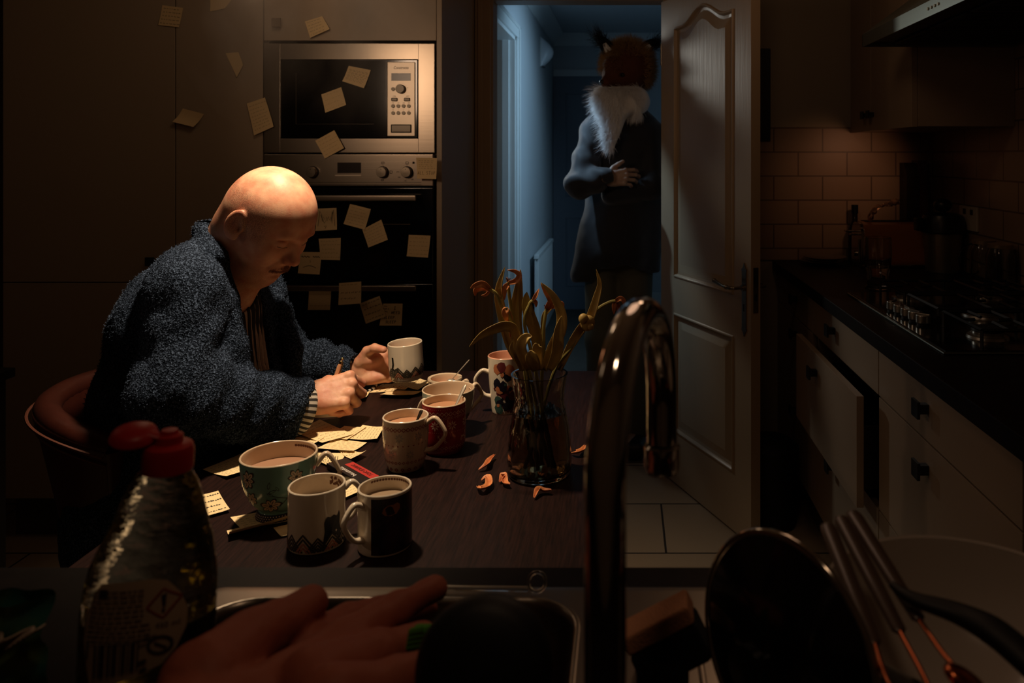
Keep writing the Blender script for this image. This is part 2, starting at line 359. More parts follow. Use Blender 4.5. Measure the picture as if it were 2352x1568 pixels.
# back wall with the doorway x -.558 .. .149, head at z 1.995
x0, x1, zt = -.595, .186, 2.03
m = MB().use(WALL).box((XL-.1, YB, 0), (x0, YB+.1, ZC)).box((x1, YB, 0), (XR+.1, YB+.1, ZC)).box((x0, YB, zt), (x1, YB+.1, ZC)); struct('wall_back', m)
m = MB().box((XR, -.3, 0), (XR+.1, YB, ZC)); struct('wall_right', m, WALL)
m = MB().box((XL-.1, -.3, 0), (XL, YB, ZC)); struct('wall_left', m, WALL)
m = MB().box((XL-.1, -.4, 0), (XR+.1, -.3, ZC)); struct('wall_front', m, WALL)
m = MB().box((.45, YB-.008, .9), (XR, YB, 1.46)); struct('trim_1', m, TILEM)                    # splashback tiles
m = MB().box((XR-.008, .9, .9), (XR, YB-.008, 1.75)); struct('trim_2', m, TILEM2)
# door frame lining + architrave on the kitchen side
m = MB().use(GLOSSW)
for a, b in ((x0, -.558), (.149+.012, x1)): m.rbox((a, YB-.004, 0), (b, YB+.104, zt), .002)
m.rbox((x0, YB-.004, 1.995), (x1, YB+.104, zt), .002)
m.rbox((-.548-.085, YB-.020, 0), (-.566, YB, 2.0055), .004).rbox((-.62, YB-.026, 0), (-.60, YB-.018, 2.06), .003)
m.rbox((.19, YB-.020, 0), (.235, YB, 2.0055), .004).rbox((-.633, YB-.020, 2.006), (.235, YB, 2.07), .004)
struct('trim_3', m)
# hall
XH, XHR, YH = -.633, .58, 6.86
d0, d1, dz = 3.76, 4.50, 2.02
m = MB().use(HALLW).box((XH-.1, YB+.1, 0), (XH, d0, ZC)).box((XH-.1, d1, 0), (XH, YH, ZC)).box((XH-.1, d0, dz), (XH, d1, ZC)); struct('wall_hall_left', m)
m = MB().box((XHR, YB+.1, 0), (XHR+.1, YH, ZC)); struct('wall_hall_right', m, HALLW)
m = MB().box((XH-.1, YH, 0), (XHR+.1, YH+.1, ZC)); struct('wall_hall_end', m, HALLW)
m = MB().box((-1.9, 4.8, 0), (XH-.1, 4.9, ZC)).box((-1.9, 3.42, 0), (-1.8, 4.8, ZC)); struct('wall_side_room', m, HALLW)
def cove(y0, y1, x, s):
    m = MB(); pr = [(0, 0), (.10, 0), (.10, -.012), (.085, -.022), (.05, -.05), (.024, -.088), (.012, -.10), (0, -.10)]
    m.prism([(a, b) for a, b in pr][::-1], lambda u, v, d: Vector((x + s*u, d, ZC + v)), y0, y1); return m
struct('trim_4', cove(YB+.1, YH, XH, 1), HTRIM); struct('trim_5', cove(YB+.1, YH, XHR, -1), HTRIM)
m = MB(); pr = [(0, 0), (.10, 0), (.10, -.012), (.085, -.022), (.05, -.05), (.024, -.088), (.012, -.10), (0, -.10)]
m.prism(pr, lambda u, v, d: Vector((d, YH - u, ZC + v)), XH, XHR); struct('trim_6', m, HTRIM)
# architrave round the opening into the side room, with a lining
m = MB()
for y in (d0, d1):
    s = -1 if y == d0 else 1
    m.rbox((XH, min(y, y+s*.075), 0), (XH+.016, max(y, y+s*.075), dz-.0005), .004).rbox((XH+.014, min(y+s*.05, y+s*.07), 0), (XH+.026, max(y+s*.05, y+s*.07), dz+.07), .004)
    m.rbox((XH-.1, min(y, y-s*.022), 0), (XH+.004, max(y, y-s*.022), dz), .003)
    m.rbox((XH-.07, min(y-s*.022, y-s*.036), 0), (XH-.03, max(y-s*.022, y-s*.036), dz-.02), .003)
m.rbox((XH, d0-.075, dz), (XH+.016, d1+.075, dz+.075), .004).rbox((XH+.014, d0-.07, dz+.05), (XH+.026, d1+.07, dz+.07), .004).rbox((XH-.1, d0, dz-.022), (XH+.004, d1, dz), .003)
struct('trim_7', m, HTRIM)
m = MB().rbox((XH, d1+.08, 0), (XH+.018, YH, .12), .004); struct('baseboard_left', m, HTRIM)
m = MB().rbox((-.20, YH-.018, 0), (XHR, YH, .14), .004); struct('baseboard_end', m, HTRIM)
# panelled door at the end of the hall
def panel_frame(mb, fn, u0, u1, v0, v1, w_=.035, arch=0, n=14, depth=.009):
    """a raised-and-fielded panel: sunken moulding ring with a raised centre, on the surface fn(u, v, d), d outwards"""
    top = [(u1 - (u1-u0)*i/n, v1 + arch * (.5 - .5*math.cos(2*math.pi*min(1, max(0, ((i/n)-.12)/.76))))) for i in range(n+1)]
    def loop(s):
        um, vm = (u0+u1)/2, (v0+v1)/2; pts = [(u0+s, v0+s), (u1-s, v0+s)]
        for (u, v) in top: pts.append((um + (u-um)*(1-2*s/(u1-u0)), v-s))
        return pts
    prof = [(0, 0), (.003, .004), (.007, .0045), (.011, .001), (.014, -depth*.7), (w_*.55, -depth), (w_*.65, -depth), (w_*1.35, -.001), (w_*1.4, 0)]
    L_ = [[fn(u, v, d) for u, v in loop(s)] for s, d in prof]; n_ = len(L_[0]); vs = [p for l in L_ for p in l]
    fs = [(j*n_+k, j*n_+(k+1)%n_, (j+1)*n_+(k+1)%n_, (j+1)*n_+k) for j in range(len(L_)-1) for k in range(n_)]
    fs.append(tuple((len(L_)-1)*n_ + k for k in range(n_))); mb.add(vs, fs)
    return loop(0)
m = MB().use(mat('far_door_paint', (120, 128, 140), .45)); a, b = -.628, .135
m.box((a, YH-.03, 0), (b, YH-.001, 2.03))
fn = lambda u, v, d: Vector((u, YH-.0305-d*1.2, v))
for q in ((a+.11, a+.35), (a+.43, a+.66)):
    panel_frame(m, fn, q[0], q[1], .20, .80, .03); panel_frame(m, fn, q[0], q[1], .98, 1.88, .03)
dd = struct('door_2', m)
m = MB().rbox((b, YH-.022, 0), (b+.06, YH, 2.0295), .004).rbox((a, YH-.022, 2.03), (b+.06, YH, 2.09), .004); struct('trim_8', m, HTRIM)

# ------------------------------------------------------------------ the open kitchen door
dv = Vector((.4067, -.9135, 0)); nv = Vector((-.9135, -.4067, 0)); hinge = Vector((.152, 3.306, 0)); TH = .038
def D(u, v, d=0): return hinge + dv * u + Vector((0, 0, v)) + nv * d
def flip(fn): return lambda u, v, d=0: fn(u, v, d)
W_D = .684; V0, V1 = .008, 1.985
door = MB().use(GLOSSW)
pu0, pu1 = .115, .572
# front face with two sunk panels: stiles, rails cut from a grid, then the panels
def dface(mb, d, sgn):
    loops = []
    for (a, b, arch) in ((.215, .700, 0), (.845, 1.862, .058)):
        n_ = 14; top = [(pu1 - (pu1-pu0)*i/n_, b + arch*(.5-.5*math.cos(2*math.pi*min(1, max(0, ((i/n_)-.12)/.76))))) for i in range(n_+1)]
        loops.append((a, top))
    q = lambda pts: mb.add([D(u, v, d) for u, v in pts], [tuple(range(len(pts)))])
    q([(0, V0), (pu0, V0), (pu0, V1), (0, V1)]); q([(pu1, V0), (W_D, V0), (W_D, V1), (pu1, V1)])
    q([(pu0, V0), (pu1, V0), (pu1, .215), (pu0, .215)]); q([(pu0, .700), (pu1, .700), (pu1, .845), (pu0, .845)])
    tp = loops[1][1]
    for (u_a, v_a), (u_b, v_b) in zip(tp, tp[1:]): q([(u_a, v_a), (u_b, v_b), (u_b, V1), (u_a, V1)])
dface(door, 0, 1)
panel_frame(door, lambda u, v, d: D(u, v, d), pu0, pu1, .215, .700, .042)
panel_frame(door, lambda u, v, d: D(u, v, d), pu0, pu1, .845, 1.862, .042, arch=.058)
q = lambda pts: door.add(pts, [(0, 1, 2, 3)])
q([D(0, V0, -TH), D(W_D, V0, -TH), D(W_D, V1, -TH), D(0, V1, -TH)]); q([D(W_D, V0, 0), D(W_D, V0, -TH), D(W_D, V1, -TH), D(W_D, V1, 0)])
q([D(0, V0, 0), D(0, V0, -TH), D(0, V1, -TH), D(0, V1, 0)]); q([D(0, V0, 0), D(W_D, V0, 0), D(W_D, V0, -TH), D(0, V0, -TH)]); q([D(0, V1, 0), D(W_D, V1, 0), D(W_D, V1, -TH), D(0, V1, -TH)])
door = struct('door_1', door)
STEELD = mat('old_chrome', (150, 140, 125), .22, metal=1)
uh = .645
m = MB(); pts = [(uh-.015, .735), (uh+.015, .735), (uh+.015, .945), (uh-.015, .945)]
plate = [(uh-.013, .745), (uh-.016, .735), (uh-.007, .728), (uh, .712), (uh+.007, .728), (uh+.016, .735), (uh+.013, .745), (uh+.013, .935), (uh+.016, .945), (uh+.007, .952), (uh, .968), (uh-.007, .952), (uh-.016, .945), (uh-.013, .935)]
m.use(STEELD).prism(plate, lambda u, v, d: D(u, v, d), 0, .004)
m.cyl(D(uh, .882, .004), D(uh, .882, .012), .011).tube([D(uh, .882, .012), D(uh, .882, .045), D(uh-.01, .882, .053), D(uh-.05, .883, .055), D(uh-.085, .888, .054), D(uh-.112, .893, .054)], [.006, .006, .0065, .005, .006, .0075], 14)
m.ball(D(uh-.034, .8825, .0545), .0085).ball(D(uh-.115, .894, .054), .0085)
m.use(mat('keyhole_black', (6, 5, 5), .8)).prism([(uh-.003, .80), (uh+.003, .80), (uh+.003, .825), (uh-.003, .825)], lambda u, v, d: D(u, v, d), .0041, .0045)
m.build('door_handle', None, door)
m = MB().use(STEELD); E = lambda a, v, d: D(W_D + d, v, -TH/2 + a)
m.prism([(-.010, .80), (.010, .80), (.010, .955), (-.010, .955)], lambda u, v, d: E(u, v, d), .0002, .002)
m.use(MATS['keyhole_black']).prism([(-.006, .905), (.006, .905), (.006, .93), (-.006, .93)], lambda u, v, d: E(u, v, d), .0021, .0024).prism([(-.005, .84), (.005, .84), (.005, .865), (-.005, .865)], lambda u, v, d: E(u, v, d), .0021, .0024)
m.build('lock_plate', None, door)
m = MB().use(STEELD).cyl(D(uh, .882, -TH), D(uh, .882, -TH-.045), .006).tube([D(uh, .882, -TH-.045), D(uh-.03, .882, -TH-.05), D(uh-.10, .885, -TH-.05)], .006); m.build('door_handle', None, door)
for z in (.25, 1.72):
    MB().cyl(D(-.004, z, -.004), D(-.004, z+.09, -.004), .006, n=12).build('hinge', STEELD, door)

# ------------------------------------------------------------------ hall fittings
t = thing('wall_light', 'half-round white wall light, unlit, high on the hallway wall', 'light', (XH, 5.87, 2.1))
MB().rbox((XH, 5.80, 2.00), (XH+.012, 5.94, 2.22), .004).build('back_plate', HTRIM, t)
m = MB(); pr = [(-.105, .0), (-.10, .03), (-.06, .062), (0, .075), (.06, .062), (.10, .03), (.105, .0)]
m.grid(14, 12, lambda u, v: Vector((XH+.012 + .085*math.sin(math.pi*u)*math.sin(math.pi*(.02+.96*v)), 5.87 - .066*math.cos(math.pi*u)*(1-.1*abs(2*v-1)), 2.11 + .105*(2*v-1))))
m.build('shade', mat('opal_glass', (225, 230, 235), .3), t)
MB().rbox((XH+.010, 5.81, 2.0), (XH+.03, 5.93, 2.006), .002).build('bracket', mat('grey_metal', (90, 92, 96), .4, metal=.6), t)
t = thing('radiator', 'white ribbed radiator on the left wall of the hallway', 'radiator', (XH+.03, 5.7, .15))
m = MB()
m.box((XH+.035, 5.18, .17), (XH+.045, 6.20, .67))
for k in range(20): y = 5.20 + k*.051; m.rbox((XH+.044, y, .18), (XH+.060, y+.030, .66), .005)
m.rbox((XH+.03, 5.17, .655), (XH+.065, 6.21, .685), .006).rbox((XH+.03, 5.17, .155), (XH+.065, 6.21, .185), .006)
m.rbox((XH+.001, 5.4, .3), (XH+.036, 5.43, .6), .003).rbox((XH+.001, 5.95, .3), (XH+.036, 5.98, .6), .003)
m.build('panel', HTRIM, t)
m = MB().cyl((XH+.05, 5.15, .0), (XH+.05, 5.15, .2), .008, n=12).cyl((XH+.05, 5.15, .16), (XH+.05, 5.15, .22), .016, n=14).cyl((XH+.05, 5.15, .19), (XH+.05, 5.18, .19), .008, n=12); m.build('valve', STEELD, t)

# ================================================================== tall cabinets on the left of the back wall (front at y 2.715)
YF = 2.715; g = .0015
def sq_knob(mb, c, nrm, s=.030, stem=.018):
    nrm = Vector(nrm); q = nrm.to_track_quat('Z', 'Y').to_matrix().to_4x4(); M = Matrix.Translation(Vector(c)) @ q
    mb.rbox((-s*.28, -s*.28, 0), (s*.28, s*.28, stem), .001, M)
    vs = [M @ Vector(p) for p in ((-s/2,-s/2,stem),(s/2,-s/2,stem),(s/2,s/2,stem),(-s/2,s/2,stem),(-s/2,-s/2,stem+.006),(s/2,-s/2,stem+.006),(s/2,s/2,stem+.006),(-s/2,s/2,stem+.006),(0,0,stem+.003))]
    mb.add(vs, [(0,3,2,1),(0,1,5,4),(1,2,6,5),(2,3,7,6),(3,0,4,7),(4,5,8),(5,6,8),(6,7,8),(7,4,8)]); return mb
PL = mat('plinth', (96, 84, 70), .5)
t = thing('larder_cabinet', 'tall cream larder cupboard with upper and lower doors, furthest along the back', 'cabinet', (-1.86, 3.0, 0))
MB().box((-2.158, YF+.02, .15), (-1.559, YB-.005, 2.3)).use(PL) if False else None
m = MB().use(CAB).box((-2.158, YF+.02, .15), (-1.559, YB-.005, 2.3)).use(PL).box((-2.158, YF+.06, 0), (-1.559, YF+.08, .15)); m.build('body', None, t)
d = MB().rbox((-2.156, YF, .902), (-1.5605, YF+.019, 2.3), .002).build('door', CAB, t); sq_knob(MB(), (-1.635, YF, .975), (0, -1, 0)).build('knob', KNOBM, d)
d = MB().rbox((-2.156, YF, .152), (-1.5605, YF+.019, .898), .002).build('door', CAB, t); sq_knob(MB(), (-1.635, YF, .83), (0, -1, 0)).build('knob', KNOBM, d)
t = thing('broom_cabinet', 'narrow tall cream cupboard with sticky notes, between larder cupboard and ovens', 'cabinet', (-1.4, 3.0, 0))
m = MB().use(CAB).box((-1.5575, YF+.02, .15), (-1.2545, YB-.005, 2.3)).use(PL).box((-1.5575, YF+.06, 0), (-1.2545, YF+.08, .15)); m.build('body', None, t)
MB().rbox((-1.557, YF, .152), (-1.255, YF+.019, 2.3), .002).build('door', CAB, t)
t = thing('oven_cabinet', 'cream tall cabinet housing the microwave and black ovens', 'cabinet', (-.95, 3.0, 0))
m = MB().use(CAB)
m.box((-1.253, YF+.02, 0), (-1.243, YB-.005, 2.3)).rbox((-.653, YF-.001, 0), (-.635, YB-.005, 2.3), .001)
for z in (.14, 1.345, 1.735): m.box((-1.243, YF+.03, z-.008), (-.653, YB-.005, z+.008)) if z != 1.735 else None
m.box((-1.243, YB-.02, .15), (-.653, YB-.005, 2.3)).box((-1.243, YF+.03, 2.28), (-.653, YB-.02, 2.3))
m.use(PL).box((-1.243, YF+.06, 0), (-.653, YF+.08, .132)); m.build('body', None, t)
d = MB().rbox((-1.2515, YF, 1.738), (-.6545, YF+.019, 2.3), .002).build('door', CAB, t)
sq_knob(MB(), (-1.2, YF, 1.797), (0, -1, 0)).build('knob', mat('knob_brass', (120, 100, 78), .35, metal=.6), d)
d = MB().rbox((-1.2515, YF, .152), (-.6545, YF+.019, .455), .002).build('drawer', CAB, t)
# ---- microwave (px 605..1000 x 100..352)
def XO(px): return (px - VX) * YF / F
def ZO(py): return H - (py - VY) * YF / F
STEEL = mat('brushed_steel', (160, 147, 132), .30, metal=.96, bump=(30, .12, .0006, (.06, 1, 8)))
BLKG = mat('black_glass', (7, 6, 6), .12, spec=.5)
t = thing('microwave', 'built-in steel microwave with black glass door above the ovens', 'microwave', (-.95, YF, 1.36))
# a picture-frame front: four bars round the black door opening
X0, X1, Z0, Z1 = XO(607), XO(999), ZO(351), ZO(100); ox0, ox1, oz0, oz1 = XO(645), XO(961), ZO(318), ZO(137)
m = MB().use(STEEL)
m.rbox((X0, YF-.004, Z0), (ox0, YF+.02, Z1), .002).rbox((ox1, YF-.004, Z0), (X1, YF+.02, Z1), .002).rbox((ox0-.002, YF-.004, oz1), (ox1+.002, YF+.02, Z1), .002).rbox((ox0-.002, YF-.004, Z0), (ox1+.002, YF+.02, oz0), .002)
m.use(BLKG).box((X0+.02, YF+.02, Z0+.02), (X1-.02, YF+.35, Z1-.02)); m.build('frame', None, t)
m = MB().use(BLKG).rbox((ox0+.001, YF-.006, oz0+.001), (XO(890), YF+.02, oz1-.001), .002).rbox((XO(889), YF-.005, oz0+.001), (ox1-.001, YF+.02, oz1-.001), .002)
rim = mat('dark_steel_trim', (120, 108, 95), .35, metal=.8)
m.use(rim); a, b, c_, e = XO(682), XO(860), ZO(285), ZO(168)
m.tube([(a, YF-.007, e), (a, YF-.007, c_)], .0006, 6).tube([(a, YF-.007, c_), (b, YF-.007, c_)], .0003, 6).tube([(ox0+.004, YF-.007, oz1-.004), (ox0+.004, YF-.007, oz0+.004)], .0006, 6)
d = m.build('door', None, t)
PAN = mat('panel_silver', (200, 186, 168), .38, metal=.55)
m = MB().use(PAN).rbox((XO(891), YF-.010, ZO(313)), (XO(955), YF-.004, ZO(143)), .0025)
yy = YF - .0102; INK = mat('ink_black', (18, 14, 12), .7); DISP = mat('display_dark', (38, 30, 28), .25); GREYB = mat('button_grey', (132, 122, 108), .4, metal=.3)
def rr(mb, px0, py0, px1, py1, y=yy, d=.001): mb.box((XO(px0), y-d, ZO(py1)), (XO(px1), y, ZO(py0)))
m.use(DISP); rr(m, 901, 169, 945, 186)
m.use(INK); put_text(m, 'Constructa', .0145, lambda u, v: Vector((XO(923)+u, yy-.0003, ZO(156.5)+v)), shear=.2, font_w=.78)
for a in range(-60, 61, 12):
    q = R(90 - a*1.6); m.box((XO(923)+.0205*math.cos(q)-.0005, yy-.0004, ZO(205)+.0205*math.sin(q)-.0005), (XO(923)+.0205*math.cos(q)+.0005, yy, ZO(205)+.0205*math.sin(q)+.0005))
for px, py, tx in ((908, 221, 'stop'), (938, 221, 'start')): put_text(m, tx, .0055, lambda u, v: Vector((XO(px)+u, yy-.0003, ZO(py)+v)))
for r_ in (0, 1):
    for k in range(4): put_text(m, ('90', '180', '360', '600')[k] if r_ == 0 else ('M', 'P', 'P', 'kg')[k], .0045, lambda u, v: Vector((XO(905+k*12)+u, yy-.0003, ZO(237+r_*16)+v)))
put_text(m, 'sec', .004, lambda u, v: Vector((XO(938)+u, yy-.0003, ZO(202)+v)))
m.build('control_panel', None, t)
kn = lambda mb, px, py, r_, h_: mb.lathe([(r_, 0), (r_, h_*.8), (r_*.9, h_), (r_*.2, h_*1.02)], 28, Matrix.Translation((XO(px), yy, ZO(py))) @ Matrix.Rotation(R(90), 4, 'X'))
kn(MB(), 923, 205, .0155, .016).build('dial', GREYB, t)
kn(MB(), 905, 205, .0065, .003).build('button', GREYB, t)
for px in (908, 937): MB().rbox((XO(px-7), yy-.003, ZO(233)), (XO(px+7), yy, ZO(225)), .0028, seg=3).build('button', GREYB, t)
for r_ in (0, 1):
    for k in range(4): kn(MB(), 905+k*12, 244+r_*16, .0063, .003).build('button', GREYB, t)
MB().use(INK).rbox((XO(900), yy-.002, ZO(305)), (XO(947), yy, ZO(286)), .001).use(GREYB).rbox((XO(902), yy-.003, ZO(303)), (XO(945), yy-.001, ZO(288)), .001).build('door_release', None, t)
# ---- double oven (px 354.. floor)
t = thing('double_oven', 'black glass double oven with two steel bar handles under the microwave', 'oven', (-.95, YF, .46))
m = MB().use(STEEL).rbox((XO(609), YF-.012, ZO(427)), (XO(997), YF+.02, ZO(354)), .003)
m.use(BLKG).box((XO(612), YF+.02, .46), (XO(994), YF+.4, ZO(358))).use(INK)
for py in (418.5, 424): m.box((XO(640), YF-.0126, ZO(py)-.0006), (XO(970), YF-.0121, ZO(py)+.0006))
yo = YF - .0122
m.use(DISP).box((XO(778), yo-.0006, ZO(397)), (XO(832), yo, ZO(373))).use(PAN).box((XO(773), yo-.0012, ZO(404)), (XO(832), yo, ZO(401)))
m.use(INK)
for px, py, w_, h_ in ((882, 374, 6, 4), (937.5, 374, 6, 5), (952, 373.5, 5, 5), (900.5, 395, 5, 6), (881, 413, 5, 3)):
    q = [(px-w_/2, py+h_/2), (px+w_/2, py+h_/2), (px+w_/2, py-h_/2), (px-w_/2, py-h_/2)]
    if px == 952: m.poly(q, lambda u, v: Vector((XO(u), yo-.0003, ZO(v))))
    else: m.stroke(q + [q[0]], 1.3, lambda u, v: Vector((XO(u), yo-.0003, ZO(v))), sub=5)
for px, tx, py in ((916, '275', 395), (919, '230', 407), (933, '180', 415), (949, '100', 412)): put_text(m, tx, .0062, lambda u, v: Vector((XO(px)+u, yo-.0003, ZO(py)+v)))
for a in range(-60, 235, 11):
    q = R(a - 200); m.box((XO(937.5)+.026*math.cos(q)-.0005, yo-.0004, ZO(395)+.026*math.sin(q)-.0005), (XO(937.5)+.026*math.cos(q)+.0005, yo, ZO(395)+.026*math.sin(q)+.0005))
for px in (882, 937.5): m.box((XO(px)-.0006, yo-.0004, ZO(382)), (XO(px)+.0006, yo, ZO(379.5)))
m.build('control_panel', None, t)
KN = mat('steel_knob', (150, 138, 122), .3, metal=.9)
for px in (722, 882, 937.5):
    m = MB().use(INK).lathe([(.0205, 0), (.0205, .004)], 30, Matrix.Translation((XO(px), yo, ZO(395))) @ Matrix.Rotation(R(90), 4, 'X'))
    m.use(KN).lathe([(.0185, .004), (.0175, .020), (.0165, .0225), (.003, .0228)], 30, Matrix.Translation((XO(px), yo, ZO(395))) @ Matrix.Rotation(R(90), 4, 'X')); m.use(INK).box((XO(px)-.001, yo-.0235, ZO(395)+.009), (XO(px)+.001, yo-.0225, ZO(395)+.012)); m.build('knob', None, t)
for za, zb, hp in ((ZO(648), ZO(430), 453), (ZO(940), ZO(650), 656)):
    d = MB().use(BLKG).rbox((XO(609), YF-.014, zb if False else min(za, zb)+.001), (XO(997), YF+.02, max(za, zb)-.001), .003).build('oven_door', None, t)
    z = ZO(hp); m = MB().use(STEEL).rbox((XO(640), YF-.058, z-.0095), (XO(965), YF-.046, z+.0095), .003)
    for px in (668, 938): m.cyl((XO(px), YF-.046, z), (XO(px), YF-.014, z), .006, n=12)
    m.build('handle', None, d)
m = MB().use(rim).box((XO(880), YF-.0146, ZO(514.4)), (XO(945), YF-.0141, ZO(513.6))); m.build('trim_line', None, t)
# ================================================================== base cabinets along the right wall (fronts at x .642)
XF = .642
def YR(px, X=XF): return F * X / (px - VX)
units = [(1.266, 1.984, 'nearest the sink'), (1.988, 2.692, 'with one drawer pulled open'), (2.696, 3.305, 'in the far corner')]
labels = ['cream drawer cabinet nearest the sink, under the front of the hob', 'cream drawer cabinet with its middle drawer pulled open', 'cream drawer cabinet in the far corner beside the open door']
for i, (a, b, _) in enumerate(units):
    t = thing('base_cabinet', labels[i], 'cabinet', (.95, (a+b)/2, 0), 'base cabinets along the right wall')
    m = MB().use(CABL).box((XF+.02, a, .15), (XR-.01, a+.016, .859)).box((XF+.02, b-.016, .15), (XR-.01, b, .859)).box((XF+.02, a+.016, .15), (XR-.01, b-.016, .166)).box((XR-.03, a+.016, .166), (XR-.01, b-.016, .859))
    m.use(mat('gap_shade', (40, 34, 30), .6)).box((XF+.10, a+.016, .166), (XF+.12, b-.016, .859)).use(PL).box((XF+.05, a, 0), (XF+.07, b, .15)); m.build('body', None, t)  # dark sheet behind the drawer fronts stands in for shade in the gaps
    for k, (z0, z1) in enumerate(((.733, .857), (.446, .729), (.152, .442))):
        x = XF
        if i == 1 and k == 1: x = XF - .055
        d = MB().rbox((x, a+.001, z0), (x+.019, b-.001, z1), .0015).build('drawer', CABL, t)
        yk = {0: 1.665, 1: 2.405, 2: 2.93}[i] ; zk = z1 - .055 if k else .803
        sq_knob(MB(), (x, yk, zk), (-1, 0, 0), .036, .022).build('knob', KNOBM, d)
        if i == 1 and k == 1:
            gm = mat('drawer_steel', (60, 56, 52), .4, metal=.6)
            MB().rbox((x+.019, b-.05, z0+.03), (XR-.2, b-.04, z1-.09), .002).rbox((x+.019, a+.04, z0+.03), (XR-.2, a+.05, z1-.09), .002).rbox((x+.019, a+.05, z0+.03), (XR-.2, b-.05, z0+.04), .002).build('drawer_box', gm, d)
t = MB().rbox((.620, .839, .86), (XR-.001, YB-.009, .90), .004).build('worktop', DARKW)
tag(t, 'long black worktop over the cream drawers on the right wall', 'worktop')
# ------------------------------------------------------------------ wall cabinet and cooker hood
t = thing('wall_cabinet', 'cream wall cupboard with two narrow doors in the far right corner', 'cabinet', (1.1, 2.95, 1.435))
m = MB().use(CABL).box((.97, 2.597, 1.437), (XR-.009, YB-.009, 2.2)); m.build('body', None, t)
for a, b, yk in ((2.599, 3.029, 3.0), (3.033, 3.303, 3.07)):
    d = MB().rbox((.95, a, 1.435), (.969, b, 2.2), .0015).build('door', CABL, t); sq_knob(MB(), (.95, yk, 1.497), (-1, 0, 0), .03, .02).build('knob', KNOBM, d)
HOODM = mat('hood_steel', (150, 158, 150), .34, metal=.85, bump=(30, .12, .0006, (1, .06, 8)))
t = thing('cooker_hood', 'steel chimney cooker hood above the gas hob', 'cooker hood', (1.04, 2.13, 1.7))
m = MB().use(HOODM); hx, h0, h1, z0, z1 = .78, 1.68, 2.58, 1.697, 1.737
m.box((hx, h0, z0), (hx+.003, h1, z1)).box((hx, h0, z0), (XR-.009, h0+.003, z1)).box((hx, h1-.003, z0), (XR-.009, h1, z1))
a = [(hx, h0, z1), (XR-.009, h0, z1), (XR-.009, h1, z1), (hx, h1, z1)]; b = [(1.04, 1.99, 1.95), (XR-.009, 1.99, 1.95), (XR-.009, 2.27, 1.95), (1.04, 2.27, 1.95)]
m.add(a + b, [(0,1,5,4),(1,2,6,5),(2,3,7,6),(3,0,4,7)]).box((1.04, 1.99, 1.95), (XR-.009, 2.27, 2.39)); m.build('canopy', None, t)
fm = mat('filter_mesh', (70, 68, 64), .5, metal=.7)
m = MB().use(mat('hood_underside', (60, 56, 50), .5, metal=.5)).box((hx+.004, h0+.004, z0+.012), (XR-.012, h1-.004, z0+.016)); m.build('underside', None, t)
for k in range(3):
    y = h0 + .05 + k*.275; m = MB().use(fm).rbox((hx+.09, y, z0+.004), (XR-.06, y+.25, z0+.011), .002)
    for j in range(12): m.box((hx+.1, y+.012+j*.019, z0+.002), (XR-.07, y+.018+j*.019, z0+.004))
    m.build('filter', None, t)
m = MB().use(mat('switch_lit', (200, 215, 205), .3))
for k in range(4): m.lathe([(.004, 0), (.004, .003)], 16, Matrix.Translation((hx, 1.95+k*.022, 1.717)) @ Matrix.Rotation(R(-90), 4, 'Y'))
m.build('button_row', None, t)
# ------------------------------------------------------------------ hob
GL_ = mat('hob_glass', (12, 12, 12), .12, spec=.5); CI = mat('cast_iron', (20, 20, 20), .42, spec=.5); CHR = mat('knob_chrome', (165, 160, 150), .25, metal=.9)
hx0, hx1, hy0, hy1, hz = .702, 1.215, 1.728, 2.485, .9
t = thing('gas_hob', 'black and steel five-burner gas hob set in the right worktop', 'hob', ((hx0+hx1)/2, 2.1, .9))
EDGE = mat('hob_edge_steel', (130, 136, 128), .25, metal=.9)
m = MB().use(EDGE).rbox((hx0, hy0, hz), (hx1, hy1, hz+.006), .003).use(GL_).rbox((hx0+.006, hy0+.006, hz+.004), (hx1-.006, hy1-.006, hz+.0085), .002); m.build('plate', None, t)
for k in range(5):
    y = 2.178 - k*.0455; x = .745 + k*.0035
    m = MB().use(INK).lathe([(.0155, 0), (.0155, .005)], 24, Matrix.Translation((x, y, hz+.0085))).use(CHR).lathe([(.0165, .005), (.0185, .007), (.0185, .024), (.0175, .026), (.001, .0262)], 28, Matrix.Translation((x, y, hz+.0085)))
    m.rbox((-.003, -.0185, .0262), (.003, .0185, .030), .001, Matrix.Translation((x, y, hz+.0085)) @ Matrix.Rotation(R(20*k-40), 4, 'Z')); m.build('knob', None, t)
for (x, y, r_) in ((.86, 1.86, .036), (1.09, 1.86, .045), (.975, 2.11, .055), (.86, 2.36, .045), (1.09, 2.36, .030)):
    m = MB().use(CHR).lathe([(r_+.012, 0), (r_+.010, .006), (r_, .010), (r_, .016)], 32, Matrix.Translation((x, y, hz+.0085))).use(CI).lathe([(r_*.95, .016), (r_, .018), (r_*.98, .024), (.001, .0255)], 32, Matrix.Translation((x, y, hz+.0085)))
    m.cyl((x+r_+.006, y+.01, hz+.009), (x+r_+.006, y+.01, hz+.028), .0025, n=8); m.build('burner', None, t)
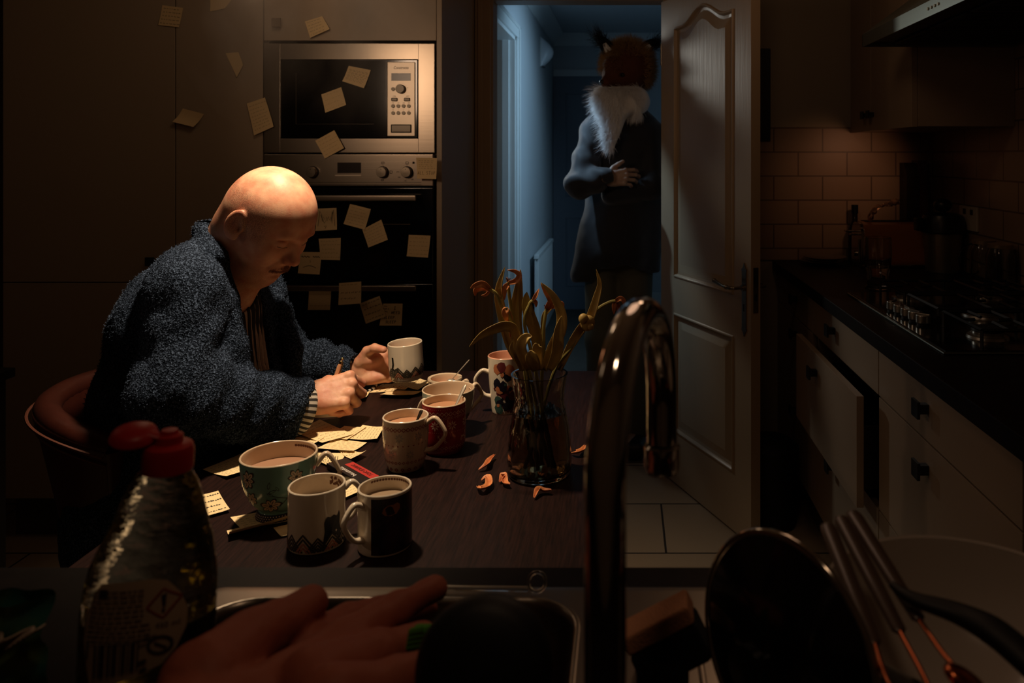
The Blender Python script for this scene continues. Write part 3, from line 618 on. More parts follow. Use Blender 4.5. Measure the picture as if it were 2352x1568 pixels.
for k in range(3):
    y0 = 1.748 + k*.243; y1 = y0 + .232; xa, xb = .80, 1.195; z = hz+.048; m = MB(); s = .0042
    def bar(a, b): m.tube([a, b], s, 4, cap=True)
    for y in (y0+.01, y1-.01): bar((xa, y, z), (xb, y, z))
    for x in (xa, xb): bar((x, y0+.01, z), (x, y1-.01, z))
    for x in (xa, (xa+xb)/2, xb):
        for y in (y0+.01, y1-.01): bar((x, y, z), (x, y, hz+.009))
    cy = (y0+y1)/2; bs = [(.86, 0), (1.09, 0)] if k != 1 else [((xa+xb)/2, 0)]
    for bx_, _ in bs:
        bar((bx_, y0+.01, z), (bx_, cy-.03, z+.002)); bar((bx_, y1-.01, z), (bx_, cy+.03, z+.002))
        bar((bx_-.06, cy, z), (bx_-.028, cy, z+.002)); bar((bx_+.028, cy, z), (bx_+.06, cy, z+.002))
        for sx in (-.06, .06): bar((bx_+sx, y0+.01, z), (bx_+sx, y1-.01, z))
    m.build('pan_support', CI, t, smooth=False)
# ------------------------------------------------------------------ things on the worktop
ZW = .9
t = thing('toaster', 'burnt-orange four-slice toaster with chrome lever at its end', 'toaster', (1.08, 3.14, ZW))
TO = mat('toaster_enamel', (168, 104, 56), .32, coat=.4)
tx0, tx1, ty0, ty1 = .925, 1.195, 3.062, 3.208
m = MB().use(TO); sec = lambda x: [(ty0+.006, ZW+.012), (ty0, ZW+.03), (ty0+.004, ZW+.14), (ty0+.022, ZW+.168), (ty0+.05, ZW+.176), (ty1-.05, ZW+.176), (ty1-.022, ZW+.168), (ty1-.004, ZW+.14), (ty1, ZW+.03), (ty1-.006, ZW+.012)]
m.prism(sec(0), lambda u, v, d: Vector((d, u, v)), tx0+.012, tx1-.012)
m.build('shell', None, t)
SHD = mat('toaster_chrome', (170, 160, 145), .18, metal=1); m = MB().use(SHD)
for x0_, x1_ in ((tx0, tx0+.013), (tx1-.013, tx1)): m.prism([(a + (.003 if a < 3.1 else -.003), b-.002) for a, b in sec(0)], lambda u, v, d: Vector((d, u, v)), x0_, x1_)
m.rbox((tx0+.004, ty0+.004, ZW), (tx1-.004, ty1-.004, ZW+.013), .003); m.build('end_caps', None, t)
m = MB().use(INK)
for yy_ in (ty0+.052, ty0+.096): m.rbox((tx0+.03, yy_, ZW+.1755), (tx1-.03, yy_+.022, ZW+.1785), .001)
m.build('slots', None, t)
for yy_, zz_ in ((.03, .125), (.10, .131)): MB().rbox((tx0-.035, ty0+yy_, ZW+zz_), (tx0, ty0+yy_+.03, ZW+zz_+.007), .002).build('lever', SHD, t)
m = MB().use(SHD).tube([(tx0-.001, ty0+.03, ZW+.02), (tx0-.004, ty0+.03, ZW+.11)], .003, 8)
m.lathe([(.011, 0), (.011, .012)], 20, Matrix.Translation((tx0, ty0+.07, ZW+.05)) @ Matrix.Rotation(R(-90), 4, 'Y')); m.build('browning_dial', None, t)
# crumpled foil bread wrapper on the toaster
m = MB(); rr_ = random.Random(5); pts = [P(1996, 488, 3.12), P(2010, 480, 3.11), P(2028, 471, 3.11), P(2042, 468, 3.1), P(2062, 462, 3.1)]
pts[0].z = ZW+.181; m.tube(bez(pts, 16), [.010, .016, .016, .017, .014, .013, .012, .010, .009, .006, .010, .013, .016, .017, .018, .019, .02][:len(bez(pts, 16))], 9, flat=.6)
m.v = [(x + rr_.uniform(-.004, .004), y + rr_.uniform(-.004, .004), max(ZW+.1785, z + rr_.uniform(-.004, .004))) for x, y, z in m.v]
o = m.build('foil_wrapper', mat('foil', (190, 150, 120), .25, metal=.7), smooth=False); tag(o, 'twisted shiny wrapper lying on top of the orange toaster', 'wrapper')
t = thing('knife_block', 'dark upright knife block against the tiled back wall', 'knife block', (1.2, 3.23, ZW))
m = MB().prism([(3.215, ZW), (3.30, ZW), (3.30, ZW+.41), (3.25, ZW+.41), (3.215, ZW+.36)], lambda u, v, d: Vector((d, u, v)), 1.155, 1.205).build('block', mat('dark_walnut', (34, 22, 18), .5), t)
m = MB().prism([(3.215, ZW), (3.30, ZW), (3.30, ZW+.42), (3.23, ZW+.42)], lambda u, v, d: Vector((d, u, v)), 1.206, 1.245).build('side_panel', mat('dark_cherry', (72, 28, 22), .4), t)
t = thing('coffee_grinder', 'black-topped steel canister with a round black knob right of the toaster', 'canister', (1.21, 2.99, ZW))
M_ = Matrix.Translation((1.205, 2.975, ZW))
MB().lathe([(.060, .0), (.062, .004), (.068, .11), (.070, .15)], 36, M_).build('body', mat('canister_steel', (150, 140, 118), .35, metal=.8), t)
BP = mat('black_plastic', (14, 13, 13), .35)
MB().lathe([(.078, .148), (.082, .152), (.080, .19), (.070, .215), (.05, .222), (.012, .224), (.008, .235)], 36, M_).rbox((-.105, -.02, .155), (-.078, .02, .205), .006, M_).build('lid', BP, t)
MB().ball((1.205, 2.975, ZW+.252), (.034, .034, .026)).build('knob', BP, t)
# stemmed glass tumbler
GLS = mat('clear_glass', (235, 235, 230), .02, trans=1, ior=1.45)
t = MB().lathe([(.036, 0), (.040, .002), (.041, .004), (.034, .012), (.036, .055), (.042, .075), (.045, .11), (.043, .168), (.0415, .169), (.043, .11), (.040, .078), (.033, .07), (.001, .068)], 40, Matrix.Translation((PT(2016, 662, ZW).x, PT(2016, 662, ZW).y, ZW+.0005)), cap=False).build('drinking_glass', GLS)
tag(t, 'tall clear drinking glass on the worktop in front of the toaster', 'glass')
# black wire ring of a kettle lead against the side wall
t = MB().torus((1.262, 2.86-.0, ZW+.062), (.35, -1, 0), .055, .003).build('cable_loop', BP); tag(t, 'thin black ring of cable standing beside the steel canister', 'cable')
# side plates at the back left of the worktop
for k in range(3):
    t = MB().lathe([(.02, 0), (.055, .002), (.085, .012), (.086, .014), (.055, .005), (.001, .004)], 36, Matrix.Translation((.80 + k*.006, 3.19 - k*.004, ZW+.001 + k*.008)), cap=False).build('side_plate', mat('stoneware', (120, 104, 88), .3, coat=.3))
    tag(t, ('bottom', 'middle', 'top')[k] + ' side plate of the three stacked behind the open door end of the worktop', 'plate', 'side plates on the back worktop')
t = thing('sauce_bottle', 'small dark bottle behind the orange toaster against the tiles', 'bottle', (.955, 3.26, ZW))
MB().lathe([(.026, 0), (.028, .005), (.028, .13), (.012, .17), (.012, .20)], 24, Matrix.Translation((.955, 3.26, ZW))).build('body', mat('dark_bottle', (30, 18, 12), .15), t)
MB().lathe([(.014, .20), (.014, .235)], 20, Matrix.Translation((.955, 3.26, ZW))).build('cap', BP, t)
t = thing('wall_socket', 'white double wall socket on the tiles behind the steel canister', 'socket', (XR-.009, 2.95, 1.12))
MB().rbox((XR-.018, 2.86, 1.06), (XR-.008, 3.01, 1.15), .003).build('plate', mat('socket_white', (190, 180, 165), .4), t)
m = MB()
for y in (2.89, 2.95): m.rbox((XR-.021, y, 1.12), (XR-.0175, y+.02, 1.14), .001)
m.build('switch', BP, t)
t = MB().rbox((1.24, 2.62, ZW), (1.286, 2.76, ZW+.19), .004).use(mat('fern_print', (96, 84, 62), .5)) if False else None
# glass spice jars by the side wall
for k, (y, h_) in enumerate(((2.70, .13), (2.58, .13))):
    t = thing('storage_jar', ('clip-top glass jar on the side worktop, further of the two by the tiles', 'clip-top glass jar on the side worktop, nearer of the two by the tiles')[k], 'jar', (1.235, y, ZW), 'glass jars by the side wall')
    MB().lathe([(.04, 0), (.045, .004), (.045, h_-.02), (.036, h_), (.036, h_+.006), (.0345, h_+.006), (.0345, h_), (.043, h_-.02), (.043, .006), (.001, .004)], 32, Matrix.Translation((1.235, y, ZW+.0006)), cap=False).build('body', GLS, t)
    MB().lathe([(.038, h_+.006), (.039, h_+.018), (.02, h_+.022), (.001, h_+.022)], 32, Matrix.Translation((1.235, y, ZW+.0008))).build('lid', mat('jar_lid', (170, 150, 120), .3, metal=.6), t)
# bin and picture behind the open door
t = thing('waste_bin', 'low black waste bin on the floor behind the open door', 'bin', (.57, 2.92, 0))
MB().lathe([(.085, 0), (.09, .01), (.10, .27), (.098, .27), (.088, .02), (.001, .015)], 36, Matrix.Translation((.53, 2.86, 0)), cap=False).build('body', mat('bin_black', (8, 8, 8), .6), t)
MB().lathe([(.102, .27), (.102, .285), (.07, .31), (.001, .318)], 36, Matrix.Translation((.53, 2.86, 0))).build('lid', MATS['bin_black'], t)
t = thing('picture_frame', 'tall dark picture frame on the back wall, mostly hidden by the door', 'picture', (.53, YB-.01, 1.5))
MB().rbox((.46, YB-.018, 1.40), (.612, YB-.001, 1.79), .003).build('frame', mat('frame_black', (14, 14, 15), .4), t)
MB().box((.475, YB-.0195, 1.415), (.597, YB-.0181, 1.775)).build('print', mat('dark_print', (40, 36, 34), .3), t)
# ------------------------------------------------------------------ dark sideboard at the left edge and cable
t = thing('sideboard', 'dark low sideboard at the left edge of the room', 'sideboard', (-1.75, 1.75, 0)); SB = mat('black_ash', (12, 10, 9), .5)
MB().rbox((-2.2, 1.2, .03), (-1.568, 1.985, .775), .002).build('body', SB, t); MB().rbox((-2.21, 1.19, .776), (-1.555, 2.0, .80), .003).build('top', SB, t)
MB().rbox((-2.17, 1.25, 0), (-1.60, 1.95, .03), .002).build('plinth', SB, t)
t = MB().tube(bez([(-1.53, 2.35, .006), (-1.42, 2.22, .006), (-1.30, 2.18, .006), (-1.2, 2.2, .006), (-1.05, 2.3, .006), (-1.0, 2.5, .006)], 40), .005, 8).build('floor_cable', BP); tag(t, 'black power cable lying on the tiles beside the dark sideboard', 'cable')
# ================================================================== table
WOOD = mat('dark_table_wood', (39, 22, 19), .45, vary=(22, (21, 12, 11), 1.3, (14, .9, 1)), bump=(60, .25, .0006, (10, .5, 1)), spec=.14)
TX0, TX1, TY0, TY1, TZ = -.80, -.05, .97, 2.15, .75
t = thing('dining_table', 'dark-stained wooden kitchen table covered with mugs and notes', 'table', ((TX0+TX1)/2, (TY0+TY1)/2, 0))
MB().rbox((TX0, TY0, TZ-.032), (TX1, TY1, TZ), .004).build('tabletop', WOOD, t)
m = MB()
for a, b in (((TX0+.05, TY0+.05), (TX1-.05, TY0+.07)), ((TX0+.05, TY1-.07), (TX1-.05, TY1-.05)), ((TX0+.05, TY0+.05), (TX0+.07, TY1-.05)), ((TX1-.07, TY0+.05), (TX1-.05, TY1-.05))): m.box((*a, .63), (*b, TZ-.032))
m.build('apron', WOOD, t)
for x in (TX0+.04, TX1-.10):
    for y in (TY0+.04, TY1-.10): MB().rbox((x, y, 0), (x+.06, y+.06, TZ-.032), .003).build('leg', WOOD, t)
# ------------------------------------------------------------------ sticky notes
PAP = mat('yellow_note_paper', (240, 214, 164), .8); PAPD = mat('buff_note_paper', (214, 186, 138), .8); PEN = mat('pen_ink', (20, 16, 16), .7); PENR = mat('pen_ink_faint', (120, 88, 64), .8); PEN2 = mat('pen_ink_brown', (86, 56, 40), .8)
nr = random.Random(11)
def note_mesh(c, nrm, curl=.004, write_fn=None, paper=None, name='sticky_note', fold=0.0):
    """c: corners TL, TR, BR, BL in space"""
    c = [Vector(p) for p in c]; nrm = Vector(nrm)
    def S(u, v, d=0):                       # u, v in -.5 .. .5 , v up
        a = u + .5; b = .5 - v; p = (c[0]*(1-a) + c[1]*a)*(1-b) + (c[3]*(1-a) + c[2]*a)*b
        lift = curl * (max(0, b - .25) ** 2) * 1.8 + curl * .35 * max(0, a - .6) ** 2 * 4
        return p + nrm * (lift + .0006 + d)
    m = MB().use(paper or PAP); n = 7
    for k, d in ((0, .0), (1, -.0003)):
        g0 = [S(i/(n-1)-.5, .5-j/(n-1), d) for j in range(n) for i in range(n)]; fs = [(j*n+i, j*n+i+1, (j+1)*n+i+1, (j+1)*n+i) for j in range(n-1) for i in range(n-1)]
        m.add(g0, [f[::-1] if k == 0 else f for f in fs])
    W_ = (c[1]-c[0]).length; Hh = (c[3]-c[0]).length
    if write_fn: write_fn(m, lambda x, y: S(x/W_, y/Hh, .00018), W_, Hh)
    return m.build(name, None)
def hand(lines, pen=.0007, ink=None, seed=0, amp=.03, **kw):
    def f(m, fn, W_, Hh): m.use(ink or PEN); scribble(m, fn, W_, Hh, random.Random(seed), lines, pen, amp=amp, **kw)
    return f
def wq(*q, Y=YF-.0005): return [P(x, y, Y) for x, y in q]
def w_face(m, fn, W_, Hh):
    m.use(PEN)
    for x0_, x1_ in ((-.42, -.02), (.12, .44)):
        pts = [(x0_+(x1_-x0_)*k/10, .28 + .035*math.sin(k*1.9)) for k in range(11)]; m.stroke([(a*W_, b*Hh) for a, b in pts], .0022, fn, sub=1)
    m.stroke([(.0, .12*Hh), (.02*W_, .04*Hh), (-.01*W_, .02*Hh)], .0012, fn); m.stroke([((-.3+.6*k/10)*W_, (-.22+.09*math.sin(math.pi*k/10))*Hh) for k in range(11)], .0016, fn); m.stroke([(.0, -.36*Hh), (.01*W_, -.38*Hh)], .0016, fn)
def w_zig(m, fn, W_, Hh):
    m.use(PEN); pts = [(-.4,-.3),(-.36,.38),(-.25,.2),(-.2,-.1),(-.15,.12),(-.08,-.02),(-.02,.1),(.05,-.08),(.1,.08),(.14,-.05),(.2,.02),(.28,.38),(.26,-.2),(.34,.42),(.4,-.32)]
    m.stroke([(a*W_, b*Hh) for a, b in pts], .0012, fn, sub=1); m.stroke([(-.3*W_, .2*Hh), (-.1*W_, -.18*Hh), (.1*W_, .12*Hh), (.22*W_, -.1*Hh), (.3*W_, .3*Hh)], .0014, fn, sub=1); m.stroke([(-.1*W_, -.32*Hh), (0, -.3*Hh), (-.05*W_, -.42*Hh)], .0014, fn)
def w_sleep(m, fn, W_, Hh):
    m.use(PEN); r = random.Random(4); s = W_
    write(m, 'I', .08*s, .26*s, .15*s, .0018, fn, r); write(m, 'NEED', -.02*s, .03*s, .14*s, .0018, fn, r); write(m, 'SLEEP.', -.36*s, -.22*s, .14*s, .0018, fn, r); write(m, 'SLEEP', -.24*s, -.44*s, .13*s, .0018, fn, r)
    scribble(m, fn, W_, Hh, r, 3, .0014, x0=-.46, x1=-.2, y0=.36, y1=.12, amp=.05)
def w_allstop(m, fn, W_, Hh):
    hand(5, .0006, PEN2, 3, y1=-.02)(m, fn, W_, Hh); write(m, 'ALL STOP', -.46*W_, -.3*Hh, .16*W_, .0012, fn, random.Random(2))
def w_the(m, fn, W_, Hh):
    m.use(PEN2); r = random.Random(6); scribble(m, fn, W_, Hh, r, 1, .0008, y0=.38); scribble(m, fn, W_, Hh, r, 2, .0012, y0=.0, y1=-.25, amp=.08)
G1 = 'notes stuck on the ovens and cupboards'
notes = [
 ('crooked note with rows of bold writing across the seam of the two tall cupboards', wq((373,12),(421,18),(413,63),(365,58)), hand(5, .0011, PEN, 21, amp=.035), 0),
 ('faint half-folded note at the top of the narrow cupboard', wq((483,-14),(537,-8),(518,20),(484,27)), None, 0),
 ('small dark curled note turned on its corner, high on the narrow cupboard', wq((518,122),(548,120),(560,150),(545,178)), None, 0),
 ('blank slanted note beside the seam of the tall cupboard', wq((420,249),(470,262),(451,292),(402,280)), None, .012),
 ('long tilted note with many lines at the left edge of the microwave', wq((569,238),(611,224),(632,291),(587,311)), hand(8, .0006, PEN2, 22), 0),
 ('tilted written note on the cupboard above the microwave', wq((702,50),(742,38),(760,68),(715,88)), hand(5, .0007, PEN, 23, amp=.04), 0),
]
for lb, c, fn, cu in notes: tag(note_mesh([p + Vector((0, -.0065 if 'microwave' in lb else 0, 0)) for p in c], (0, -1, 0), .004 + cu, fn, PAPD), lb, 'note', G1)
def w_smudge(m, fn, W_, Hh): hand(9, .0007, PENR, 31, y0=.3, y1=-.3)(m, fn, W_, Hh)
notes = [
 ('curled note with smudged pencil drawing at the top of the microwave door', wq((801,151),(852,161),(838,203),(788,187), Y=YF-.009), w_smudge, .008, PAPD),
 ('plain tilted note in the middle of the microwave door', wq((738,217),(784,200),(796,241),(748,259), Y=YF-.009), hand(4, .0004, PENR, 33), .003, PAPD),
 ('tilted note overlapping the steel frame under the microwave door', wq((724,323),(768,299),(791,340),(747,364), Y=YF-.013), hand(5, .0004, PENR, 34), .003, PAPD),
 ('note with writing and ALL STOP stuck at the right end of the oven controls', wq((956,362),(1004,363),(1003,411),(959,410), Y=YF-.036), w_allstop, .006, PAPD),
 ('note with a jagged black scrawl beside the man\'s forehead', wq((729,479),(773,477),(775,527),(725,530), Y=YF-.0145), w_zig, .003, PAPD),
 ('upper tilted note of the overlapping pair on the upper oven door', wq((804,468),(852,480),(839,527),(790,514), Y=YF-.0145), hand(6, .0005, PENR, 36), .004, PAPD),
 ('lower tilted note of the overlapping pair on the upper oven door', wq((832,527),(876,504),(892,550),(847,568), Y=YF-.0165), hand(6, .0005, PENR, 37), .004, PAPD),
 ('straight note near the right edge of the upper oven door', wq((939,539),(989,541),(984,591),(935,588), Y=YF-.0145), hand(5, .0005, PEN2, 38), .005, PAPD),
 ('faintly written note touching the corner of the drawn face note', wq((732,548),(783,546),(782,597),(737,596), Y=YF-.0145), hand(5, .0005, PEN2, 39, amp=.05), .003, PAPD),
 ('note with a sad face drawn on it beside the man\'s nose', wq((689,578),(739,579),(735,630),(685,627), Y=YF-.0165), w_face, .003, PAPD),
 ('nearly blank note under the lower oven handle, furthest left of its row', wq((710,664),(761,664),(759,711),(708,711), Y=YF-.0145), hand(1, .0005, PEN2, 41, y0=-.3), .003, PAPD),
 ('note hanging over the lower oven handle with faint brown capitals', wq((779,650),(830,646),(830,696),(778,700), Y=YF-.0595), w_the, .003, PAPD),
 ('note reading I NEED SLEEP low on the lower oven door', wq((880,697),(925,697),(923,747),(872,747), Y=YF-.0145), w_sleep, .003, PAPD),
 ('tilted note with bold writing overlapping the sleep note', wq((826,697),(872,679),(887,726),(841,743), Y=YF-.0175), hand(4, .0013, PEN, 43, amp=.05), .003, PAPD),
]
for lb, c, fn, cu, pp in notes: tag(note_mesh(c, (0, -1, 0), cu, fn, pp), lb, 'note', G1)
G2 = 'notes scattered on the table'
def tq(*q, z=.7502): return [PT(x, y, z) for x, y in q]
def w_tally(m, fn, W_, Hh):
    m.use(PEN); r = random.Random(8)
    for k in range(9): m.stroke([((-.42+k*.085)*W_, .28*Hh), ((-.36+k*.085)*W_, .02*Hh)], .0014, fn, sub=1)
    scribble(m, fn, W_, Hh, r, 3, .0015, y0=-.1, y1=-.38, amp=.06)
def w_bold(m, fn, W_, Hh): m.use(PEN); scribble(m, fn, W_, Hh, random.Random(9), 4, .0016, amp=.06, dens=.6)
tn = [
 ('large note with a list, uppermost of the heap by the man\'s sleeve', tq((674,991),(735,964),(812,1000),(740,1019), z=.7545), hand(7, .0006, PEN2, 51), .002),
 ('curled note under the heap by the man\'s sleeve', tq((655,1012),(700,1000),(745,1012),(712,1031), z=.7505), hand(5, .0008, PEN, 52), .006),
 ('middle note of the fanned row left of the cream mug', tq((752,1001),(791,979),(842,984),(797,1013), z=.7525), hand(6, .0006, PEN2, 53), .003),
 ('right note of the fanned row, partly behind the cream mug', tq((800,1008),(833,977),(882,986),(866,1013), z=.7535), hand(7, .0006, PEN2, 54), .005),
 ('note with small writing below the fanned row of notes', tq((768,1007),(843,1017),(812,1041),(727,1034), z=.7515), hand(8, .0005, PEN2, 55), .004),
 ('note with thick black scrawl whose corner curls up beside the marker tin', tq((770,1026),(813,1038),(842,1048),(806,1066), z=.7508), w_bold, .010),
 ('note with tally strokes seen through the green cup\'s handle', tq((731,1040),(796,1041),(771,1081),(731,1062), z=.7509), w_tally, .003),
 ('pinkish lined note between the bear mug and the dark mug', tq((770,1104),(820,1088),(838,1128),(785,1152), z=.7506), hand(6, .0007, PEN2, 58), .004),
 ('left-hand note with many lines beside the green flowered cup', tq((466,1078),(556,1042),(584,1082),(521,1101), z=.7506), hand(8, .0006, PEN, 59, dens=.8), .006),
 ('note with a few bold words close to the washing-up bottle', tq((462,1137),(501,1128),(528,1176),(478,1190), z=.7506), w_bold, .004),
 ('wide note partly under the foot of the green flowered cup', tq((529,1188),(655,1166),(672,1198),(556,1219), z=.7504), hand(6, .0006, PEN2, 61), .002),
 ('long curled note edge lying in front of the green flowered cup', tq((521,1219),(668,1184),(672,1201),(527,1240), z=.7512), hand(2, .0006, PEN2, 62), .012),
 ('dim note half under the bear mug', tq((628,1212),(668,1203),(682,1228),(646,1235), z=.7503), None, .002),
 ('note with bold words just behind the bracelet, below the held mug', tq((838,902),(880,882),(936,884),(905,900), z=.7506), w_bold, .002),
 ('bright note directly below the held mug', tq((880,890),(925,872),(960,874),(930,897), z=.7512), hand(6, .0009, PEN, 65), .002),
 ('note behind the held mug, its far corner lifted', tq((925,885),(962,869),(990,880),(960,899), z=.7518), hand(6, .0007, PEN, 66), .004),
 ('note with lifted front edge in front of the held mug', tq((894,896),(971,899),(938,917),(866,914), z=.7508), hand(4, .0006, PENR, 67), .009),
 ('curled note just behind the writing hand', tq((797,906),(850,900),(838,923),(786,921), z=.7508), hand(5, .0007, PEN2, 68), .009),
]
for lb, c, fn, cu in tn: tag(note_mesh(c, (0, 0, 1), cu, fn, PAP), lb, 'note', G2)
# note block under the writing hand
t = thing('note_block', 'thick buff note block under the writing hand', 'notepad', tuple(PT(735, 950)))
BLK = mat('block_paper', (196, 160, 112), .8); M_ = Matrix.Translation(PT(733, 949, .75)) @ Matrix.Rotation(R(8), 4, 'Z')
MB().rbox((-.048, -.034, .0003), (.052, .040, .017), .0006, M_).build('pages', BLK, t)
MB().rbox((-.0478, -.0338, .0171), (.0518, .0398, .0176), .0002, M_).build('top_sheet', PAP, t)
# ------------------------------------------------------------------ marker tin
t = thing('marker_tin', 'flat black marker tin with white and red lettering on the notes', 'tin', tuple(PT(815, 1080)))
a = PT(778, 1062, .76); b = PT(868, 1112, .76); ax = (b - a); ax.z = 0; Lt = ax.length; ax.normalize(); up = Vector((0, 0, 1)); sd = Vector((ax.y, -ax.x, 0))
cc = (a + b) / 2; cc.z = .752; M_ = Matrix.Translation(cc) @ Matrix((( -ax.x, -sd.x, 0, 0), (-ax.y, -sd.y, 0, 0), (0, 0, 1, 0), (0, 0, 0, 1)))
MB().rbox((-Lt/2-.01, -.020, 0), (Lt/2+.01, .020, .010), .002, M_).build('case', mat('tin_black', (14, 12, 13), .35), t)
m = MB().use(mat('print_white', (225, 215, 205), .5)); put_text(m, 'permanent', .013, lambda u, v: M_ @ Vector((u+.015, v-.010, .0104)), shear=.2)
m.use(mat('print_red', (170, 40, 34), .5)).box((-.045, .0005, .0101), (.05, .0175, .0103), M_); m.use(MATS['tin_black']); put_text(m, 'LONG BURNING', .0105, lambda u, v: M_ @ Vector((u+.003, v+.009, .0106)), font_w=.9); m.build('print', None, t)

# ------------------------------------------------------------------ mugs
CER = mat('white_ceramic', (214, 200, 178), .18, coat=.5); CRM = mat('cream_ceramic', (206, 184, 156), .2, coat=.5)
TEA = mat('milky_tea', (176, 130, 98), .25); STAIN = mat('dried_coffee', (92, 56, 38), .5)
def profile(pts, th=.0035, z0=.004):
    outer = pts; inner = [(max(.001, r_-th), z) for r_, z in pts if z > z0+.003]
    top = pts[-1]
    return outer, [(top[0]-.0006, top[1]+.0012), (top[0]-th*.5, top[1]+.0018), (top[0]-th+.0006, top[1]+.0012)] + inner[::-1][0:] + [(inner[0][0]*.9, z0+.004), (.001, z0+.003)]
def smooth_prof(pts, n=26):
    q = bez([(r_, z, 0) for r_, z in pts], n); return [(p[0], p[1]) for p in q]
def mug(name, label, x, y, prof, outm, inm, hang, hz, hout, hr, drink, drinkm=None, deco=None, hm=None, M0=None, group='mugs on the table', stain=None, hflat=1.25, inz=.004, cat='mug'):
    t = thing(name, label, cat, (x, y, TZ), group); M_ = M0 if M0 else Matrix.Translation((x, y, TZ+.0003))
    op, ip = profile(prof); n = 64
    m = MB().use(outm).lathe(op, n, M_, cap=False).lathe([(.001, .0015), (op[0][0]-.003, .0015), op[0]], n, M_, cap=False).use(inm).lathe([op[-1]] + ip, n, M_, cap=False)
    rp = np.array([p[0] for p in op]); zp = np.array([p[1] for p in op]); a0 = math.atan2(-y, -x)
    def fn(u, v, d=.00035):
        r_ = float(np.interp(v, zp, rp)); a = a0 + u / max(r_, .02); return M_ @ Vector(((r_+d)*math.cos(a), (r_+d)*math.sin(a), v))
    if deco: deco(m, fn)
    if stain: m.use(STAIN); stain(m, lambda a, v: M_ @ Vector(((float(np.interp(v, zp, rp))-.0039)*math.cos(a), (float(np.interp(v, zp, rp))-.0039)*math.sin(a), v)))
    b = m.build('body', None, t)
    if hang is not None:
        za, zb = hz; ra = float(np.interp(za, zp, rp)); rb = float(np.interp(zb, zp, rp)); a = R(hang); c_ = Vector((math.cos(a), math.sin(a), 0)); s_ = Vector((-math.sin(a), math.cos(a), 0))
        pp = [c_*(ra-.001) + Vector((0,0,za)), c_*(ra+hout*.45) + Vector((0,0,za+hr)), c_*(ra+hout*.92) + Vector((0,0,za-(za-zb)*.18)), c_*(ra+hout*.95) + Vector((0,0,za-(za-zb)*.45)), c_*(rb+hout*.5) + Vector((0,0,zb+(za-zb)*.12)), c_*(rb-.001) + Vector((0,0,zb))]
        hp = [M_ @ p for p in bez(pp, 30)]; rl = [.0038 + .0016*abs(2*i/(len(hp)-1)-1)**3 for i in range(len(hp))]
        MB().tube(hp, rl, 14, flat=hflat, up=(M_.to_3x3() @ s_)).build('handle', hm or outm, t)
    if drink:
        r_ = float(np.interp(drink, zp, rp)) - .0036; MB().lathe([(.001, drink-.0006), (r_, drink-.0006), (r_, drink), (.001, drink)], 48, M_, cap=False).build('drink', drinkm or TEA, t)
    return t, M_
def diamonds(m, fn, z, s, n, w_, span, u0=0):
    for k in range(n):
        u = u0 - span/2 + span*(k+.5)/n; h = s/2; m.stroke([(u-h, z), (u, z+h*1.05), (u+h, z), (u, z-h*1.05), (u-h, z)], w_, fn, sub=.002)
def dots(m, fn, z, n, s, span, shape='dot'):
    for k in range(n):
        u = -span/2 + span*(k+.5)/n
        if shape == 'heart': m.poly([(u, z-s), (u+s, z+s*.3), (u+s*.6, z+s*.8), (u, z+s*.35), (u-s*.6, z+s*.8), (u-s, z+s*.3)], fn)
        else: m.poly([(u + s*math.cos(R(60*i)), z + s*math.sin(R(60*i))) for i in range(6)], fn)
def star(m, fn, u, z, s):
    for i in range(8):
        a = R(45*i); c, q = math.cos(a), math.sin(a); w_ = .28
        m.poly([(u+c*s*.15, z+q*s*.15), (u+(c*.6-q*w_*.6)*s, z+(q*.6+c*w_*.6)*s), (u+c*s, z+q*s), (u+(c*.6+q*w_*.6)*s, z+(q*.6-c*w_*.6)*s)], fn)
RED = mat('mug_red', (150, 28, 34), .22, coat=.5); REDP = mat('mug_red_print', (140, 44, 38), .4); PALEP = mat('pale_print', (220, 190, 170), .4); BLUP = mat('pale_blue_print', (166, 158, 144), .4)
def deer(m, fn, u, z, s, f=1):
    q = lambda pts: [(u+f*a*s, z+b*s) for a, b in pts]
    m.poly(q([(-.5,.1),(.3,.15),(.35,-.12),(-.45,-.15)]) if f > 0 else q([(-.5,.1),(.3,.15),(.35,-.12),(-.45,-.15)])[::-1], fn)
    for st in ([(.3,.1),(.55,.5),(.75,.42)], [(.55,.5),(.5,.8),(.38,.7)], [(.55,.5),(.7,.8)], [(-.45,0),(-.8,-.5)], [(-.3,-.1),(-.55,-.6)], [(.25,-.05),(.7,-.4)], [(.3,-.1),(.5,-.65)], [(-.5,.08),(-.6,.2)]): m.stroke(q(st), .1*s, fn)
def d_red(m, fn):
    m.use(PALEP); dots(m, fn, .093, 58, .0006, .25); diamonds(m, fn, .084, .0075, 30, .0010, .25); diamonds(m, fn, .0765, .0045, 40, .0007, .25)
    for k in range(7): star(m, fn, -.12+k*.034, .061, .010)
    dots(m, fn, .048, 60, .0006, .25)
    for k in range(5): deer(m, fn, -.10+k*.048, .034, .012, 1 if k % 2 else -1)
    diamonds(m, fn, .0175, .006, 32, .0009, .25); dots(m, fn, .0105, 58, .0006, .25)
s_ = lambda Y: 1800/Y
base = lambda px, py: PT(px, py, .75)
cyl_prof = lambda r_, h_, rb=None: smooth_prof([((rb or r_)-.004, 0), ((rb or r_), .003), (r_, h_*.3), (r_, h_*.7), (r_, h_)], 24)
b_ = base(1020, 1033)
mug('mug', 'red knitted-pattern mug with white star and reindeer bands, spoon inside', b_.x, b_.y, smooth_prof([(.034, 0), (.037, .003), (.042, .02), (.043, .05), (.043, .098)]), RED, CRM, 150, (.085, .03), .026, .006, .085, deco=d_red, hm=CER)
